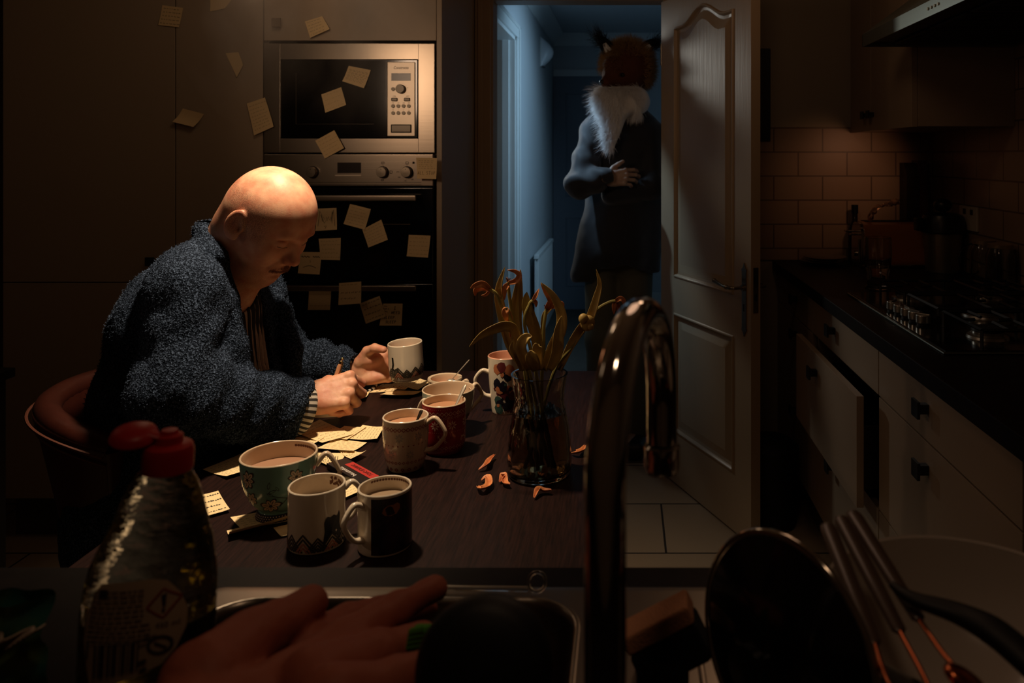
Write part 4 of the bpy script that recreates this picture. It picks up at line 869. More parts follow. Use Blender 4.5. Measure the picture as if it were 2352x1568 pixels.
def d_cream(m, fn):
    m.use(REDP); diamonds(m, fn, .084, .0068, 32, .0012, .25); dots(m, fn, .054, 26, .0016, .25, 'heart'); diamonds(m, fn, .022, .005, 30, .001, .22); diamonds(m, fn, .008, .006, 16, .0016, .19)
    m.use(BLUP); dots(m, fn, .049, 60, .0004, .25)
    for k in range(7): star(m, fn, -.12+k*.036, .069, .009)
    for k in range(6): star(m, fn, -.10+k*.036, .037, .008)
b_ = base(932, 1073)
mug('mug', 'cream mug with red diamond and heart bands, dark spoon inside', b_.x, b_.y, smooth_prof([(.028, 0), (.0315, .002), (.037, .018), (.0415, .05), (.0425, .097)]), CRM, CER, -8, (.086, .034), .036, .010, .082, deco=d_cream)
DG = mat('chevron_dark', (52, 48, 38), .4); PK = mat('chevron_pink', (176, 112, 84), .4)
def chevron(m, fn, u, z, s, cols, w_=.0016):
    for k, cm in enumerate(cols): m.use(cm); q = s*(1-k*.24); m.stroke([(u-q*.85, z), (u, z+q), (u+q*.85, z)], w_, lambda a, b: fn(a, b, .0004 + k*.00003), sub=.003)
def d_chev(m, fn, bear=True, z=.004, h=.088):
    for k in range(12): chevron(m, fn, -.125+k*.021, z, .020+.006*((k*7) % 3)/2, [DG, DG, PK if k % 2 else DG, PK if k % 2 else DG], .0026)
    if bear:
        m.use(mat('bear_black', (26, 24, 24), .4)); u = .021; zz = .020
        blob = [(-.013,-.006),(-.010,.012),(-.011,.024),(-.009,.030),(-.006,.033),(-.002,.031),(.004,.033),(.008,.030),(.012,.030),(.0135,.036),(.015,.030),(.014,.018),(.017,.006),(.016,-.006)]
        c0 = (0, .01)
        for i in range(len(blob)):
            a, b = blob[i], blob[(i+1) % len(blob)]; m.add([fn(u+p[0], zz+p[1], .0008) for p in (c0, b, a)], [(0, 1, 2)])
b_ = base(728, 1245)
def st1(m, fn):
    r = random.Random(3)
    for k in range(26): a = R(r.uniform(20, 85)); z = r.uniform(.074, .084); m.poly([(a+.05*math.cos(R(60*i))*r.uniform(.6, 1.6), z+.0025*math.sin(R(60*i))*r.uniform(.6,1.6)) for i in range(6)][::-1], fn)
mug('mug', 'white mug with dark bear and chevron print, empty and coffee-stained, in front', b_.x, b_.y, cyl_prof(.0415, .088), CER, CER, 35, (.074, .024), .026, .006, .060, drinkm=mat('pale_dregs', (150, 128, 104), .3), deco=d_chev, stain=st1)
b_ = base(884, 1252); DK = mat('photo_print_dark', (20, 20, 28), .25, vary=(40, (58, 36, 30), 2.2)); 
def d_photo(m, fn):
    m.use(DK)
    for i in range(30):
        u0 = -.020+i*.0062; u1 = u0+.0062; m.add([fn(u0, .004), fn(u1, .004), fn(u1, .086), fn(u0, .086)], [(0, 1, 2, 3)])
    m.use(mat('photo_bun', (150, 96, 56), .4)); 
    bl = [(-.012,-.002),(-.008,-.006),(.0,-.008),(.009,-.006),(.014,.0),(.014,.006),(.010,.010),(.004,.008),(-.004,.008),(-.010,.004)]
    m.add([fn(.008+a, .068+b, .0008) for a, b in bl], [tuple(range(len(bl)))])
mug('mug', 'dark photo-print mug with a wide white handle, frontmost on the table', b_.x, b_.y, cyl_prof(.0395, .089), CER, CER, -128, (.072, .022), .030, .006, .070, drinkm=mat('pale_dregs', (150, 128, 104), .3), deco=d_photo, stain=lambda m, fn: [m.poly([(R(a)+.06*math.cos(R(60*i)), .0855+.002*math.sin(R(60*i))) for i in range(6)][::-1], fn) for a in range(20, 140, 7)])
MINT = mat('mint_glaze', (112, 150, 136), .2, coat=.5); FLW = mat('flower_brown', (58, 50, 38), .4); FLP = mat('flower_pale', (206, 180, 148), .4)
def flower(m, fn, u, z, s, rot=0):
    for i in range(7):
        a = R(360/7*i + rot); c, q = math.cos(a), math.sin(a); L_ = s*(.85+.2*((i*5) % 3)/2)
        pts = [(0, 0), (.35, -.22), (.8, -.26), (1.0, -.08), (.92, .1), (.72, .24), (.3, .2)]; T = lambda k, o: [(u+(c*x_-q*y_)*L_*k, z+(q*x_+c*y_)*L_*k) for x_, y_ in pts]
        m.use(FLW); m.add([fn(a_, b_, .0003+.00002*i) for a_, b_ in T(1.12, 0)], [tuple(range(7))]); m.use(FLP); m.add([fn(a_, b_, .0005+.00002*i) for a_, b_ in T(.92, 0)], [tuple(range(7))])
        m.use(FLW); m.stroke([(u+c*L_*.25, z+q*L_*.25), (u+c*L_*.7, z+q*L_*.7)], s*.06, lambda a_, b_: fn(a_, b_, .0008))
    m.use(FLW); m.poly([(u+s*.2*math.cos(R(60*i)), z+s*.2*math.sin(R(60*i))) for i in range(6)], lambda a_, b_: fn(a_, b_, .0009))
def leafp(m, fn, u, z, s, rot):
    c, q = math.cos(R(rot)), math.sin(R(rot)); pts = [(0,0),(.3,-.16),(.7,-.14),(1,0),(.7,.16),(.3,.18)]
    m.use(FLW); m.add([fn(u+(c*x_-q*y_)*s, z+(q*x_+c*y_)*s, .0003) for x_, y_ in pts], [tuple(range(6))]); m.use(MINT); m.add([fn(u+(c*(.12+x_*.75)-q*y_*.7)*s, z+(q*(.12+x_*.75)+c*y_*.7)*s, .0004) for x_, y_ in pts], [tuple(range(6))])
def d_mint(m, fn):
    m.use(FLW)
    for st in ([(.03,.078),(.018,.06),(.012,.045),(.0,.03)], [(.012,.045),(-.008,.052),(-.016,.058)], [(-.012,.026),(.006,.018),(.02,.018)], [(-.07,.07),(-.06,.05),(-.05,.04)], [(.07,.06),(.06,.04)]): m.use(FLW); m.stroke([(p.x, p.y) for p in bez([(a, b, 0) for a, b in st], 12)], .0012, fn)
    for u, z, s in ((.026, .078, .013), (-.012, .034, .015), (.024, .026, .011), (-.052, .078, .015), (-.045, .045, .012), (.065, .055, .014), (.10, .08, .012)): flower(m, fn, u, z, s, u*3000)
    for u, z, s, q in ((-.016,.058,.013,20),(-.016,.064,.013,80),(-.008,.052,.012,150),(.012,.045,.01,-30),(.0,.06,.01,120),(.045,.05,.012,60),(-.075,.06,.012,30),(.045,.075,.01,-60)): leafp(m, fn, u, z, s, q)
    m.use(INK); 
    for i in range(48): [m.add([fn(-.10+i*.0042, za, .0009), fn(-.10+(i+1)*.0042, za, .0009), fn(-.10+(i+1)*.0042, zb, .0009), fn(-.10+i*.0042, zb, .0009)], [(0,1,2,3)]) for za, zb in ((.001, .004), (.004, .0065), (.0065, .009), (.009, .0115), (.0115, .0135))]
    m.use(PALEP)
    for j in range(4):
        for i in range(44): m.poly([(-.09+i*.0042+(j%2)*.0021+.0009*math.cos(R(90*q)), .0025+j*.0028+.0009*math.sin(R(90*q))) for q in range(4)], lambda a, b: fn(a, b, .0014))
cup = smooth_prof([(.034, 0), (.035, .004), (.032, .012), (.031, .016), (.043, .030), (.053, .052), (.0575, .075), (.0595, .100)], 40)
b_ = base(641, 1182)
mug('cup', 'large mint-green footed cup with brown flowers, nearest the man\'s elbow', b_.x, b_.y, cup, MINT, CRM, 14, (.078, .030), .036, .016, .075, drinkm=mat('cooled_tea', (158, 122, 98), .3), deco=d_mint, hm=CRM, stain=lambda m, fn: [m.poly([(R(a)+.05*math.cos(R(60*i)), .094+.0022*math.sin(R(60*i))) for i in range(6)][::-1], fn) for a in range(30, 90, 5)], cat='cup', group='flowered footed cups')
b_ = base(1030, 989); cup2 = [(r_*.93, z*.90) for r_, z in cup]
mug('cup', 'pale footed cup with brown flowers, behind the red mug', b_.x, b_.y, cup2, mat('pale_glaze', (178, 188, 172), .2, coat=.5), CRM, 40, (.078, .032), .026, .010, .062, drinkm=mat('cooled_tea', (158, 122, 98), .3), deco=lambda m, fn: [flower(m, fn, .085, .05, .014), flower(m, fn, .05, .03, .012)], hm=CRM, cat='cup', group='flowered footed cups')
def d_tall(m, fn):
    r = random.Random(12); TL = mat('teal_print', (52, 78, 72), .35); OR = mat('orange_print', (178, 108, 72), .35); BK = mat('navy_print', (24, 22, 34), .35); MG = mat('maroon_print', (92, 34, 38), .35)
    for k in range(84):
        u = r.uniform(-.032, .10); z = r.uniform(.008, .112); s = r.choice([.003, .004, .005, .010, .011]); m.use(r.choice([TL, OR, BK, BK, MG]))
        m.poly([(u+s*math.cos(R(45*i))*r.uniform(.8, 1.1), z+s*math.sin(R(45*i))*r.uniform(.9, 1.35)) for i in range(8)], lambda a, b: fn(a, b, .0003+.00001*k))
    m.use(BK)
    for i in range(12):
        for j in range(6): m.poly([(-.012+i*.0028+.0006*math.cos(R(90*q)), .052+j*.003+.0006*math.sin(R(90*q))) for q in range(4)], lambda a, b: fn(a, b, .0009))
b_ = base(1162, 943)
mug('mug', 'tall mug printed with teal, orange and navy pebbles, left of the vase', b_.x, b_.y, smooth_prof([(.029, 0), (.032, .002), (.035, .03), (.0395, .08), (.0415, .128)], 30), CER, mat('pink_glaze', (206, 150, 124), .22, coat=.4), 190, (.092, .035), .030, .004, .112, drinkm=mat('cooled_tea', (158, 122, 98), .3), deco=d_tall, hm=CER)
# mug held in the left hand, tilted slightly
Mh = Matrix.Translation(P(935, 868, 1.93)) @ Matrix.Rotation(R(-3), 4, 'Y') @ Matrix.Rotation(R(2), 4, 'X')
t, _ = mug('mug', 'white mug with green and pink chevrons held up in the man\'s left hand', P(935,868,1.93).x, 1.93, cyl_prof(.0415, .088, .038), CER, CER, 75, (.075, .025), .026, .006, .03, deco=lambda m, fn: d_chev(m, fn, False, .012, .1) or (m.use(mat('bear_black', (26,24,24), .4)), m.stroke([(-.034, .062), (-.033, .045), (-.036, .035), (-.03, .030), (-.022, .035), (-.018, .022)], .006, fn)), M0=Mh, group='mugs on the table')
t['group'] = 'mugs in use'
# open sugar pot
p_ = PT(1022, 934); t = thing('sugar_pot', 'cream lidless sugar pot behind the pale cup, spoon sticking out', 'pot', (p_.x, p_.y, TZ)); M_ = Matrix.Translation((p_.x, p_.y, TZ+.0003)) @ Matrix.Diagonal((.82, .82, 1, 1))
MB().use(CRM).lathe([(.03, 0), (.034, .003), (.044, .03), (.047, .05), (.046, .062), (.049, .066), (.048, .069), (.040, .068), (.038, .060), (.038, .03), (.001, .02)], 48, M_, cap=False).build('body', None, t)
MB().use(mat('pinkish_sugar', (190, 134, 108), .9)).lathe([(.0385, .052), (.001, .054)], 40, M_, cap=False).build('sugar', None, t)
MB().tube(bez([M_ @ Vector(q) for q in ((.047, 0, .055), (.062, .0, .062), (.066, 0, .050), (.060, 0, .036), (.045, 0, .034))], 20), .004, 10).build('handle', CRM, t)
# spoons
SP = mat('spoon_steel', (210, 198, 180), .36, metal=.75)
def spoon(label, a, b, w0=.0022, m_=SP):
    a = Vector(a); b = Vector(b); d = (b-a).normalized(); t = thing('teaspoon', label, 'spoon', tuple(b), 'spoons in the mugs')
    MB().tube([a, a.lerp(b, .15), a.lerp(b, .6), b], [w0*.9, w0*1.35, w0, w0*.8], 10, flat=.55).build('handle', m_, t)
    MB().ball(b + d*.006, (.010, .007, .004), Matrix.Rotation(R(20), 4, 'Z')).build('bowl', m_, t)
spoon('thin steel spoon standing in the sugar pot', P(1078, 826, 1.85), P(1040, 869, 1.84), .0022)
spoon('bright flat spoon handle leaning in the red mug', P(1069, 884, 1.60), P(1045, 935, 1.575), .0034)
spoon('dark spoon handle leaning in the cream mug', P(969, 941, 1.50), P(955, 972, 1.485), .003, mat('dark_spoon', (70, 60, 52), .3, metal=.9))

# ------------------------------------------------------------------ vase with wilted tulips
VC = base(1239, 1088); VX_, VY_ = VC.x, VC.y
t = thing('glass_vase', 'clear faceted glass vase with murky water, holding dead tulips', 'vase', (VX_, VY_, TZ))
GV = mat('faceted_glass', (225, 220, 210), .03, trans=1, ior=1.45)
vp = [(.052, 0), (.057, .004), (.0585, .012), (.0580, .05), (.0545, .085), (.049, .115), (.0455, .135), (.0465, .155), (.0505, .178), (.0525, .186)]
vs_ = smooth_prof(vp, 44); m = MB(); n = 72; rows = []
def vr(a, z, r_):
    f1 = math.sin(a*9 + z*260); f2 = math.sin(a*9 - z*260); fac = (abs(f1) + abs(f2)) * .5; return r_ + .0016*(fac-.5) * (1 if .015 < z < .178 else 0)
allp = vs_ + [(r_-.004, z) for r_, z in vs_[::-1] if z > .010] + [(.03, .009), (.001, .009)]
k0 = len(vs_); vv = []
for j, (r_, z) in enumerate(allp):
    for k in range(n):
        a = 2*math.pi*k/n; q = vr(a, z, r_) if j < k0 else r_; vv.append((VX_+q*math.cos(a), VY_+q*math.sin(a), TZ+.0004+z))
m.add(vv, [(j*n+k, j*n+(k+1)%n, (j+1)*n+(k+1)%n, (j+1)*n+k) for j in range(len(allp)-1) for k in range(n)]).lathe([(.001, 0), (.052, 0)], n, Matrix.Translation((VX_, VY_, TZ+.0004)), cap=False)
m.build('glass', GV, t, angle=14)
wp = [(r_-.0042, z) for r_, z in vs_ if .012 < z < .118]; wm = MB().lathe([(.001, .0095), (wp[0][0], .0095)] + wp + [(.001, wp[-1][1])], 48, Matrix.Translation((VX_, VY_, TZ+.0004)), cap=False).build('water', mat('murky_water', (200, 176, 130), .0, trans=1, ior=1.33), t)
STM = mat('tulip_stem', (140, 128, 66), .5); LFM = mat('wilted_leaf', (206, 176, 98), .5, vary=(22, (150, 118, 60), 1.3)); LFG = mat('green_leaf', (140, 130, 70), .5, vary=(22, (172, 134, 66), 1.3)); PET = mat('dried_petal', (226, 148, 88), .55, vary=(40, (164, 88, 52), 1.3)); STA = mat('tulip_stamen', (70, 30, 22), .6)
def leaf(mb, pts, w_, tw=0, cup=.35, tip=.15):
    q = bez(pts, 26); n_ = len(q); vs = []; view = Vector((0, -1, .15))
    for i, p in enumerate(q):
        tt = i/(n_-1); d = (q[min(i+1, n_-1)] - q[max(i-1, 0)]).normalized(); s = d.cross(view)
        if s.length < 1e-4: s = Vector((1, 0, 0))
        s.normalize(); nn = s.cross(d); a = tw*tt; s, nn = s*math.cos(a)+nn*math.sin(a), nn*math.cos(a)-s*math.sin(a)
        ww = w_ * (math.sin(math.pi*min(1, .12 + tt*.88))**.7) * (1-tt*.15)
        for k in (-1, -.5, 0, .5, 1): vs.append(p + s*ww*k + nn*ww*cup*(k*k))
    mb.add(vs, [(i*5+k, i*5+k+1, (i+1)*5+k+1, (i+1)*5+k) for i in range(n_-1) for k in range(4)])
Yv = VY_; base_in = lambda dx, dy: (VX_+dx, Yv+dy, TZ+.016)
def V_(px, py, dy=0): return tuple(P(px, py, Yv+dy))
tulips = [  # label, stem pts, petal list
 ('wilted tulip hanging furthest left, its orange bloom drooping over', [base_in(.012, .01), V_(1215, 850, .0), V_(1175, 760, -.01), V_(1150, 700, -.015), V_(1140, 675, -.015), V_(1125, 664, -.015)],
   [([V_(1127,666,-.015), V_(1110,652,-.02), V_(1092,655,-.02), V_(1080,662,-.02)], .0065), ([V_(1127,666,-.015), V_(1105,660,-.01), V_(1092,668,-.01), V_(1092,680,-.01)], .006), ([V_(1127,664,-.012), V_(1117,676,-.01), V_(1106,678,-.01)], .003)]),
 ('tallest dead tulip with a curled orange petal at its top', [base_in(-.01, .015), V_(1205, 850, .01), V_(1180, 740, .01), V_(1170, 680, .01), V_(1167, 648, .01)],
   [([V_(1167,650,.01), V_(1186,645,.005), V_(1194,632,.005), V_(1183,622,.005), V_(1165,620,.005)], .006), ([V_(1168,652,.01), V_(1158,665,.0), V_(1158,690,.0)], .006), ([V_(1167,648,.01), V_(1164,636,.01)], .002)]),
 ('dead tulip with a long hanging petal in the left of the bunch', [base_in(.0, -.01), V_(1210, 850, -.01), V_(1185, 770, -.015), V_(1168, 720, -.02), V_(1163, 706, -.02)],
   [([V_(1163,706,-.02), V_(1160,720,-.025), V_(1165,742,-.025)], .0065), ([V_(1165,708,-.018), V_(1172,735,-.015), V_(1172,776,-.015)], .005)]),
 ('dead tulip with a bent stem and bare curled tip in the middle', [base_in(.02, .0), V_(1230, 850, -.005), V_(1205, 745, -.01), V_(1216, 700, -.01), V_(1224, 690, -.01)],
   [([V_(1224,690,-.01), V_(1232,678,-.01), V_(1239,662,-.01)], .004), ([V_(1222,690,-.01), V_(1230,694,-.01), V_(1231,706,-.01)], .004)]),
 ('dead tulip with dark stamens and folded petals right of centre', [base_in(.0, .02), V_(1245, 850, .01), V_(1248, 760, .01), V_(1255, 710, .01)],
   [([V_(1255,710,.01), V_(1268,690,.0), V_(1256,668,.0), V_(1242,650,.0)], .008), ([V_(1258,705,.01), V_(1276,702,.0), V_(1290,698,.0), V_(1294,712,.0)], .0055), ([V_(1256,708,.01), V_(1262,696,.005), V_(1272,686,.0)], .0045)]),
 ('tulip stretching out to the right with a drooping orange bloom', [base_in(-.02, .0), V_(1270, 860, .0), V_(1320, 790, .0), V_(1352, 735, .01), V_(1375, 708, .01), V_(1400, 694, .01), V_(1414, 691, .01)],
   [([V_(1413,692,.01), V_(1425,686,.005), V_(1433,694,.005), V_(1432,712,.005)], .005), ([V_(1412,692,.01), V_(1410,705,.008), V_(1410,722,.006)], .0045), ([V_(1416,690,.01), V_(1420,704,.012), V_(1418,718,.012)], .004)]),
]
for lb, st, pets in tulips:
    f = thing('tulip', lb, 'flower', st[0], 'dead tulips in the vase')
    MB().tube(bez(st, 30), .0032, 8).build('stem', STM, f)
    for pp, w_ in pets:
        m = MB(); leaf(m, pp, w_, tw=.6, cup=.5); m.build('petal', PET, f, solid=.0006)
    m = MB(); e = Vector(st[-1])
    for k in range(5): m.tube([e, e + Vector((.005*math.cos(k*1.3), .002*math.sin(k*1.3), .008*(1 if lb.startswith('tall') or 'stamens' in lb else -.6)))], .0007, 5)
    m.build('stamen', STA, f)
leaves = [
 ([V_(1205,850), V_(1172,790), V_(1150,700), V_(1147,660), V_(1160,612)], .010, LFG, .3), ([V_(1200,840,.02), V_(1185,740,.02), V_(1190,680,.02), V_(1196,618,.02)], .013, LFG, .1),
 ([V_(1200,845,-.02), V_(1185,765,-.02), V_(1165,748,-.03), V_(1135,755,-.035), V_(1105,770,-.04), V_(1078,796,-.04)], .010, LFM, .5), ([V_(1200,850,-.02), V_(1190,820,-.03), V_(1178,800,-.03), V_(1180,780,-.03)], .008, LFM, 0),
 ([V_(1215,850,-.03), V_(1198,800,-.035), V_(1208,776,-.04), V_(1222,772,-.04)], .011, LFM, .4), ([V_(1232,850,-.03), V_(1222,820,-.04), V_(1219,804,-.04)], .013, LFM, .1),
 ([V_(1240,850), V_(1232,770), V_(1216,720), V_(1210,690), V_(1210,670)], .012, LFG, .2), ([V_(1250,850,.0), V_(1268,800,-.01), V_(1288,760,-.01), V_(1290,720,-.01), V_(1272,680,-.01), V_(1242,648,-.01)], .011, LFM, .2),
 ([V_(1262,850,-.02), V_(1280,810,-.02), V_(1284,760,-.02), V_(1290,725,-.02)], .011, LFM, .0), ([V_(1240,850,-.03), V_(1235,800,-.03), V_(1237,790,-.03)], .010, LFM, .1),
 ([V_(1285,850), V_(1310,795), V_(1332,760), V_(1345,745), V_(1358,725), V_(1372,680), V_(1378,650), V_(1369,618)], .0095, LFM, .3), ([V_(1250,850,.02), V_(1248,740,.02), V_(1262,710,.02), V_(1292,692,.02)], .005, LFG, .2),
]
for k, (pp, w_, ml, tw) in enumerate(leaves):
    m = MB(); leaf(m, pp, w_, tw, cup=.4); o = m.build('tulip_leaf', ml, solid=.0007)
    tag(o, ['upright green leaf at the left of the bunch', 'tall pointed green leaf behind the top bloom', 'long leaf arching out to the left over the tall mug', 'short pale leaf rising from the left of the vase mouth', 'folded pale leaf with curled top low in the bunch', 'small broad leaf at the front of the vase mouth', 'green leaf leaning left in the middle of the bunch', 'long leaf bending back over the centre of the bunch', 'broad yellow leaf standing at the right of the vase mouth', 'short rounded leaf low in the middle of the bunch', 'knotted leaf reaching up to the right with a pointed tip', 'dark narrow leaf crossing the middle of the bunch'][k], 'leaf', 'leaves of the dead tulips')
# the knot in the right-hand leaf belongs to it
m = MB().ball(V_(1350,742,-.005), (.013, .009, .015), Matrix.Rotation(R(20), 4, 'Y')).ball(V_(1340,732,-.010), (.009, .008, .010)).ball(V_(1357,750,-.012), (.006, .006, .006)); kn_ = m.build('leaf_knot', LFM, bpy.data.objects['tulip_leaf.010'])
def fallen(lb, pts, w_):
    q = [PT(x, y, .753) for x, y in pts]; 
    for i, p in enumerate(q): p.z = .7535 + .004*(i % 2)
    m = MB(); qq = bez(q, 18); vs = []; n_ = len(qq)
    for i, p in enumerate(qq):
        tt = i/(n_-1); d = (qq[min(i+1,n_-1)]-qq[max(i-1,0)]).normalized(); s = d.cross(Vector((0,0,1))).normalized(); ww = w_*math.sin(math.pi*(.1+.8*tt))
        for k in (-1,-.5,0,.5,1): vs.append(p + s*ww*k + Vector((0,0,.006*k*k*ww/w_)))
    m.add(vs, [(i*5+k, i*5+k+1, (i+1)*5+k+1, (i+1)*5+k) for i in range(n_-1) for k in range(4)])
    tag(m.build('petal', PET, solid=.0007), lb, 'petal', 'fallen petals on the table')
fallen('upright fallen petal left of the vase', [(1100,1080),(1118,1074),(1124,1060),(1136,1050)], .0055)
fallen('ring-curled fallen petal in front of the vase, furthest left', [(1097,1118),(1105,1130),(1122,1118),(1120,1102),(1106,1104)], .0065)
fallen('small fallen petal just left of the vase foot', [(1148,1108),(1156,1098),(1160,1112),(1170,1118)], .006)
fallen('fallen petal at the front below the vase foot', [(1227,1144),(1236,1132),(1250,1130),(1266,1132)], .0055)
fallen('fallen petal at the table\'s right edge beside the tap', [(1312,1042),(1326,1046),(1338,1036),(1344,1028)], .006)
# ================================================================== skin, head and hand modelling
def skinmat(name, rgb, rgb2, stub):
    m = mat(name, rgb, .5, sss=.25, bump=(420, .25, .0006), spec=.45); nt = m.node_tree; N = nt.nodes; L = nt.links; b = N['Principled BSDF']
    n = N.new('ShaderNodeTexNoise'); n.inputs['Scale'].default_value = 34; n.inputs['Detail'].default_value = 5; tc = N.new('ShaderNodeTexCoord'); L.new(tc.outputs['Object'], n.inputs['Vector'])
    rp = N.new('ShaderNodeValToRGB'); rp.color_ramp.elements[0].position = .35; rp.color_ramp.elements[1].position = .68; rp.color_ramp.elements[0].color = col(rgb); rp.color_ramp.elements[1].color = col(rgb2); L.new(n.outputs[0], rp.inputs[0])
    at = N.new('ShaderNodeAttribute'); at.attribute_name = 'stubble'; mx = N.new('ShaderNodeMix'); mx.data_type = 'RGBA'
    n2 = N.new('ShaderNodeTexNoise'); n2.inputs['Scale'].default_value = 620; n2.inputs['Detail'].default_value = 2; L.new(tc.outputs['Object'], n2.inputs['Vector'])
    r2 = N.new('ShaderNodeMapRange'); r2.inputs[1].default_value = .38; r2.inputs[2].default_value = .6; L.new(n2.outputs[0], r2.inputs[0])
    mu = N.new('ShaderNodeMath'); mu.operation = 'MULTIPLY'; L.new(at.outputs['Fac'], mu.inputs[0]); L.new(r2.outputs[0], mu.inputs[1])
    L.new(mu.outputs[0], mx.inputs['Factor']); L.new(rp.outputs[0], mx.inputs['A']); mx.inputs['B'].default_value = col(stub); L.new(mx.outputs['Result'], b.inputs['Base Color'])
    return m
SKIN = skinmat('skin', (212, 162, 132), (192, 124, 98), (96, 64, 48))
def head_f(q):
    """q in cm, x forward, y his left, z up, origin between the ears at eye height"""
    d = s_ell(q, (-.35, 0, 3.2), (9.3, 7.6, 8.8))
    d = smin(d, s_ell(q, (-3.4, 0, .5), (6.1, 6.5, 6.6)), 2.5)
    d = smin(d, s_ell(q, (2.9, 0, -4.4), (5.4, 5.8, 6.6)), 2.6)
    d = smin(d, s_cap(q, (5.0, 0, -9.1), (4.6, 0, -9.5), 2.3, 2.2), 2.0)
    d = smin(d, s_ell(q, (2.0, 0, -9.0), (4.6, 4.6, 3.0)), 2.0)
    qf = q - A3((0, 0, .85))
    d = smin(d, s_cap(qf, (7.25, -3.6, 1.75), (7.9, 0, 1.5), 1.05, 1.05), .9); d = smin(d, s_cap(qf, (7.25, 3.6, 1.75), (7.9, 0, 1.5), 1.05, 1.05), .9)
    for s in (-1, 1):
        d = smin(d, s_ell(qf, (5.0, s*4.0, -2.9), (2.6, 2.2, 2.6)), 1.6)
        d = smax(d, -s_ell(qf, (8.9, s*3.1, -.2), (1.9, 1.75, 1.25)), 1.1)
        d = smin(d, s_ell(qf, (6.65, s*3.1, -.25), (1.25, 1.5, 1.15)), .25)
        d = smax(d, -s_cap(qf, (8.05, s*1.9, -.72), (7.35, s*4.3, -.70), .10, .08), .18)      # lowered lid line
        d = smax(d, -s_cap(qf, (7.9, s*2.0, .62), (7.1, s*4.3, .50), .10, .08), .3)           # lid crease
    d = smin(d, s_cap(qf, (7.8, 0, .9), (9.7, 0, -3.1), .75, 1.0), .9)
    d = smin(d, s_ell(qf, (9.7, 0, -3.3), (1.1, 1.05, .95)), .5)
    for s in (-1, 1):
        d = smin(d, s_ell(qf, (8.6, s*1.25, -3.7), (1.15, .75, .75)), .5); d = smax(d, -s_ell(qf, (9.2, s*.65, -4.4), (.5, .32, .4)), .2)
        d = smax(d, -s_cap(qf, (8.5, s*2.1, -3.4), (7.2, s*3.3, -6.2), .12, .16), .7)         # fold beside the mouth
    d = smin(d, s_ell(qf, (6.9, 0, -5.6), (1.9, 2.8, 1.5)), 1.0)
    d = smin(d, s_ell(qf, (8.2, 0, -6.15), (.75, 2.0, .48)), .35); d = smin(d, s_ell(qf, (7.8, 0, -7.15), (.85, 1.8, .55)), .35)
    d = smax(d, -s_cap(qf, (8.8, 0, -6.62), (6.9, -2.9, -7.1), .13, .1), .22); d = smax(d, -s_cap(qf, (8.8, 0, -6.62), (6.9, 2.9, -7.1), .13, .1), .22)
    d = smax(d, -s_cap(qf, (8.0, -1.6, -8.3), (8.0, 1.6, -8.3), .35, .35), .9)
    for s in (-1, 1):                                                                        # ears
        c, sn = math.cos(R(22)), math.sin(R(22)); Rm = np.array(((c, s*sn, 0), (-s*sn, c, 0), (0, 0, 1)), np.float32)
        qe = q; q = q - A3((0, 0, .9)); e = s_ell(q, (-.7, s*8.0, -.6), (1.95, .66, 3.2), Rm); e = smin(e, s_ell(q, (-.2, s*7.6, -3.1), (1.0, .5, 1.0), Rm), .5)
        e = smax(e, -s_ell(q, (-.25, s*8.75, -.2), (1.35, .80, 2.4), Rm), .2); e = smin(e, s_cap(q, (-.6, s*8.15, 1.0), (-1.0, s*8.1, -1.8), .26, .26), .25)
        e = smax(e, -s_ell(q, (.35, s*8.2, -1.1), (.6, .9, .9)), .2); d = smin(d, e, .4); q = qe
    return d
def frame(fwd, up):
    x = Vector(fwd).normalized(); z = Vector(up); z = (z - x*z.dot(x)).normalized(); y = z.cross(x); return np.array(((*x,), (*y,), (*z,)), dtype=np.float32).T   # columns
def hand_f(q, curls, thumb, spread=0.0, wl=.08):
    """metres; x to the fingers, y to the thumb side, z back of the hand"""
    d = s_cap(q * A3((1, 1, 1.25)), (-wl, 0, 0), (.004, 0, 0), .027, .027)
    ys = (.031, .0105, -.0105, -.030); kx = (.086, .090, .084, .074); ln = ((.042,.025,.021),(.046,.029,.022),(.042,.027,.022),(.033,.020,.019))
    for i in range(4): d = smin(d, s_cap(q, (.0, ys[i]*.5, -.002), (kx[i], ys[i], .001), .0135, .0115), .012)
    d = smin(d, s_ell(q, (.036, .024, -.012), (.036, .017, .016)), .010); d = smin(d, s_ell(q, (.035, -.024, -.011), (.038, .014, .014)), .010)
    for i in range(4): d = smin(d, s_ell(q, (kx[i], ys[i], .006), (.010, .0085, .0075)), .005)
    fd = None
    for i in range(4):
        p = Vector((kx[i], ys[i], 0)); a = 0; sp = R(spread*(1.5-i)); e = None
        for k in range(3):
            a += curls[i][k]; dr = Vector((math.cos(R(a))*math.cos(sp), math.cos(R(a))*math.sin(sp), -math.sin(R(a)))); n = p + dr*ln[i][k]
            c = s_cap(q, p, n, (.0098,.0090,.0082)[k]*(.86 if i == 3 else 1), (.0090,.0082,.0070)[k]*(.86 if i == 3 else 1)); e = c if e is None else smin(e, c, .003); p = n
        fd = e if fd is None else np.minimum(fd, e)
    d = smin(d, fd, .004); e = None; rr = (.0145, .0125, .0108, .0088)
    for k in range(len(thumb)-1):
        c = s_cap(q, thumb[k], thumb[k+1], rr[k], rr[k+1]); e = c if e is None else smin(e, c, .004)
    d = smin(d, e, .006)
    return d
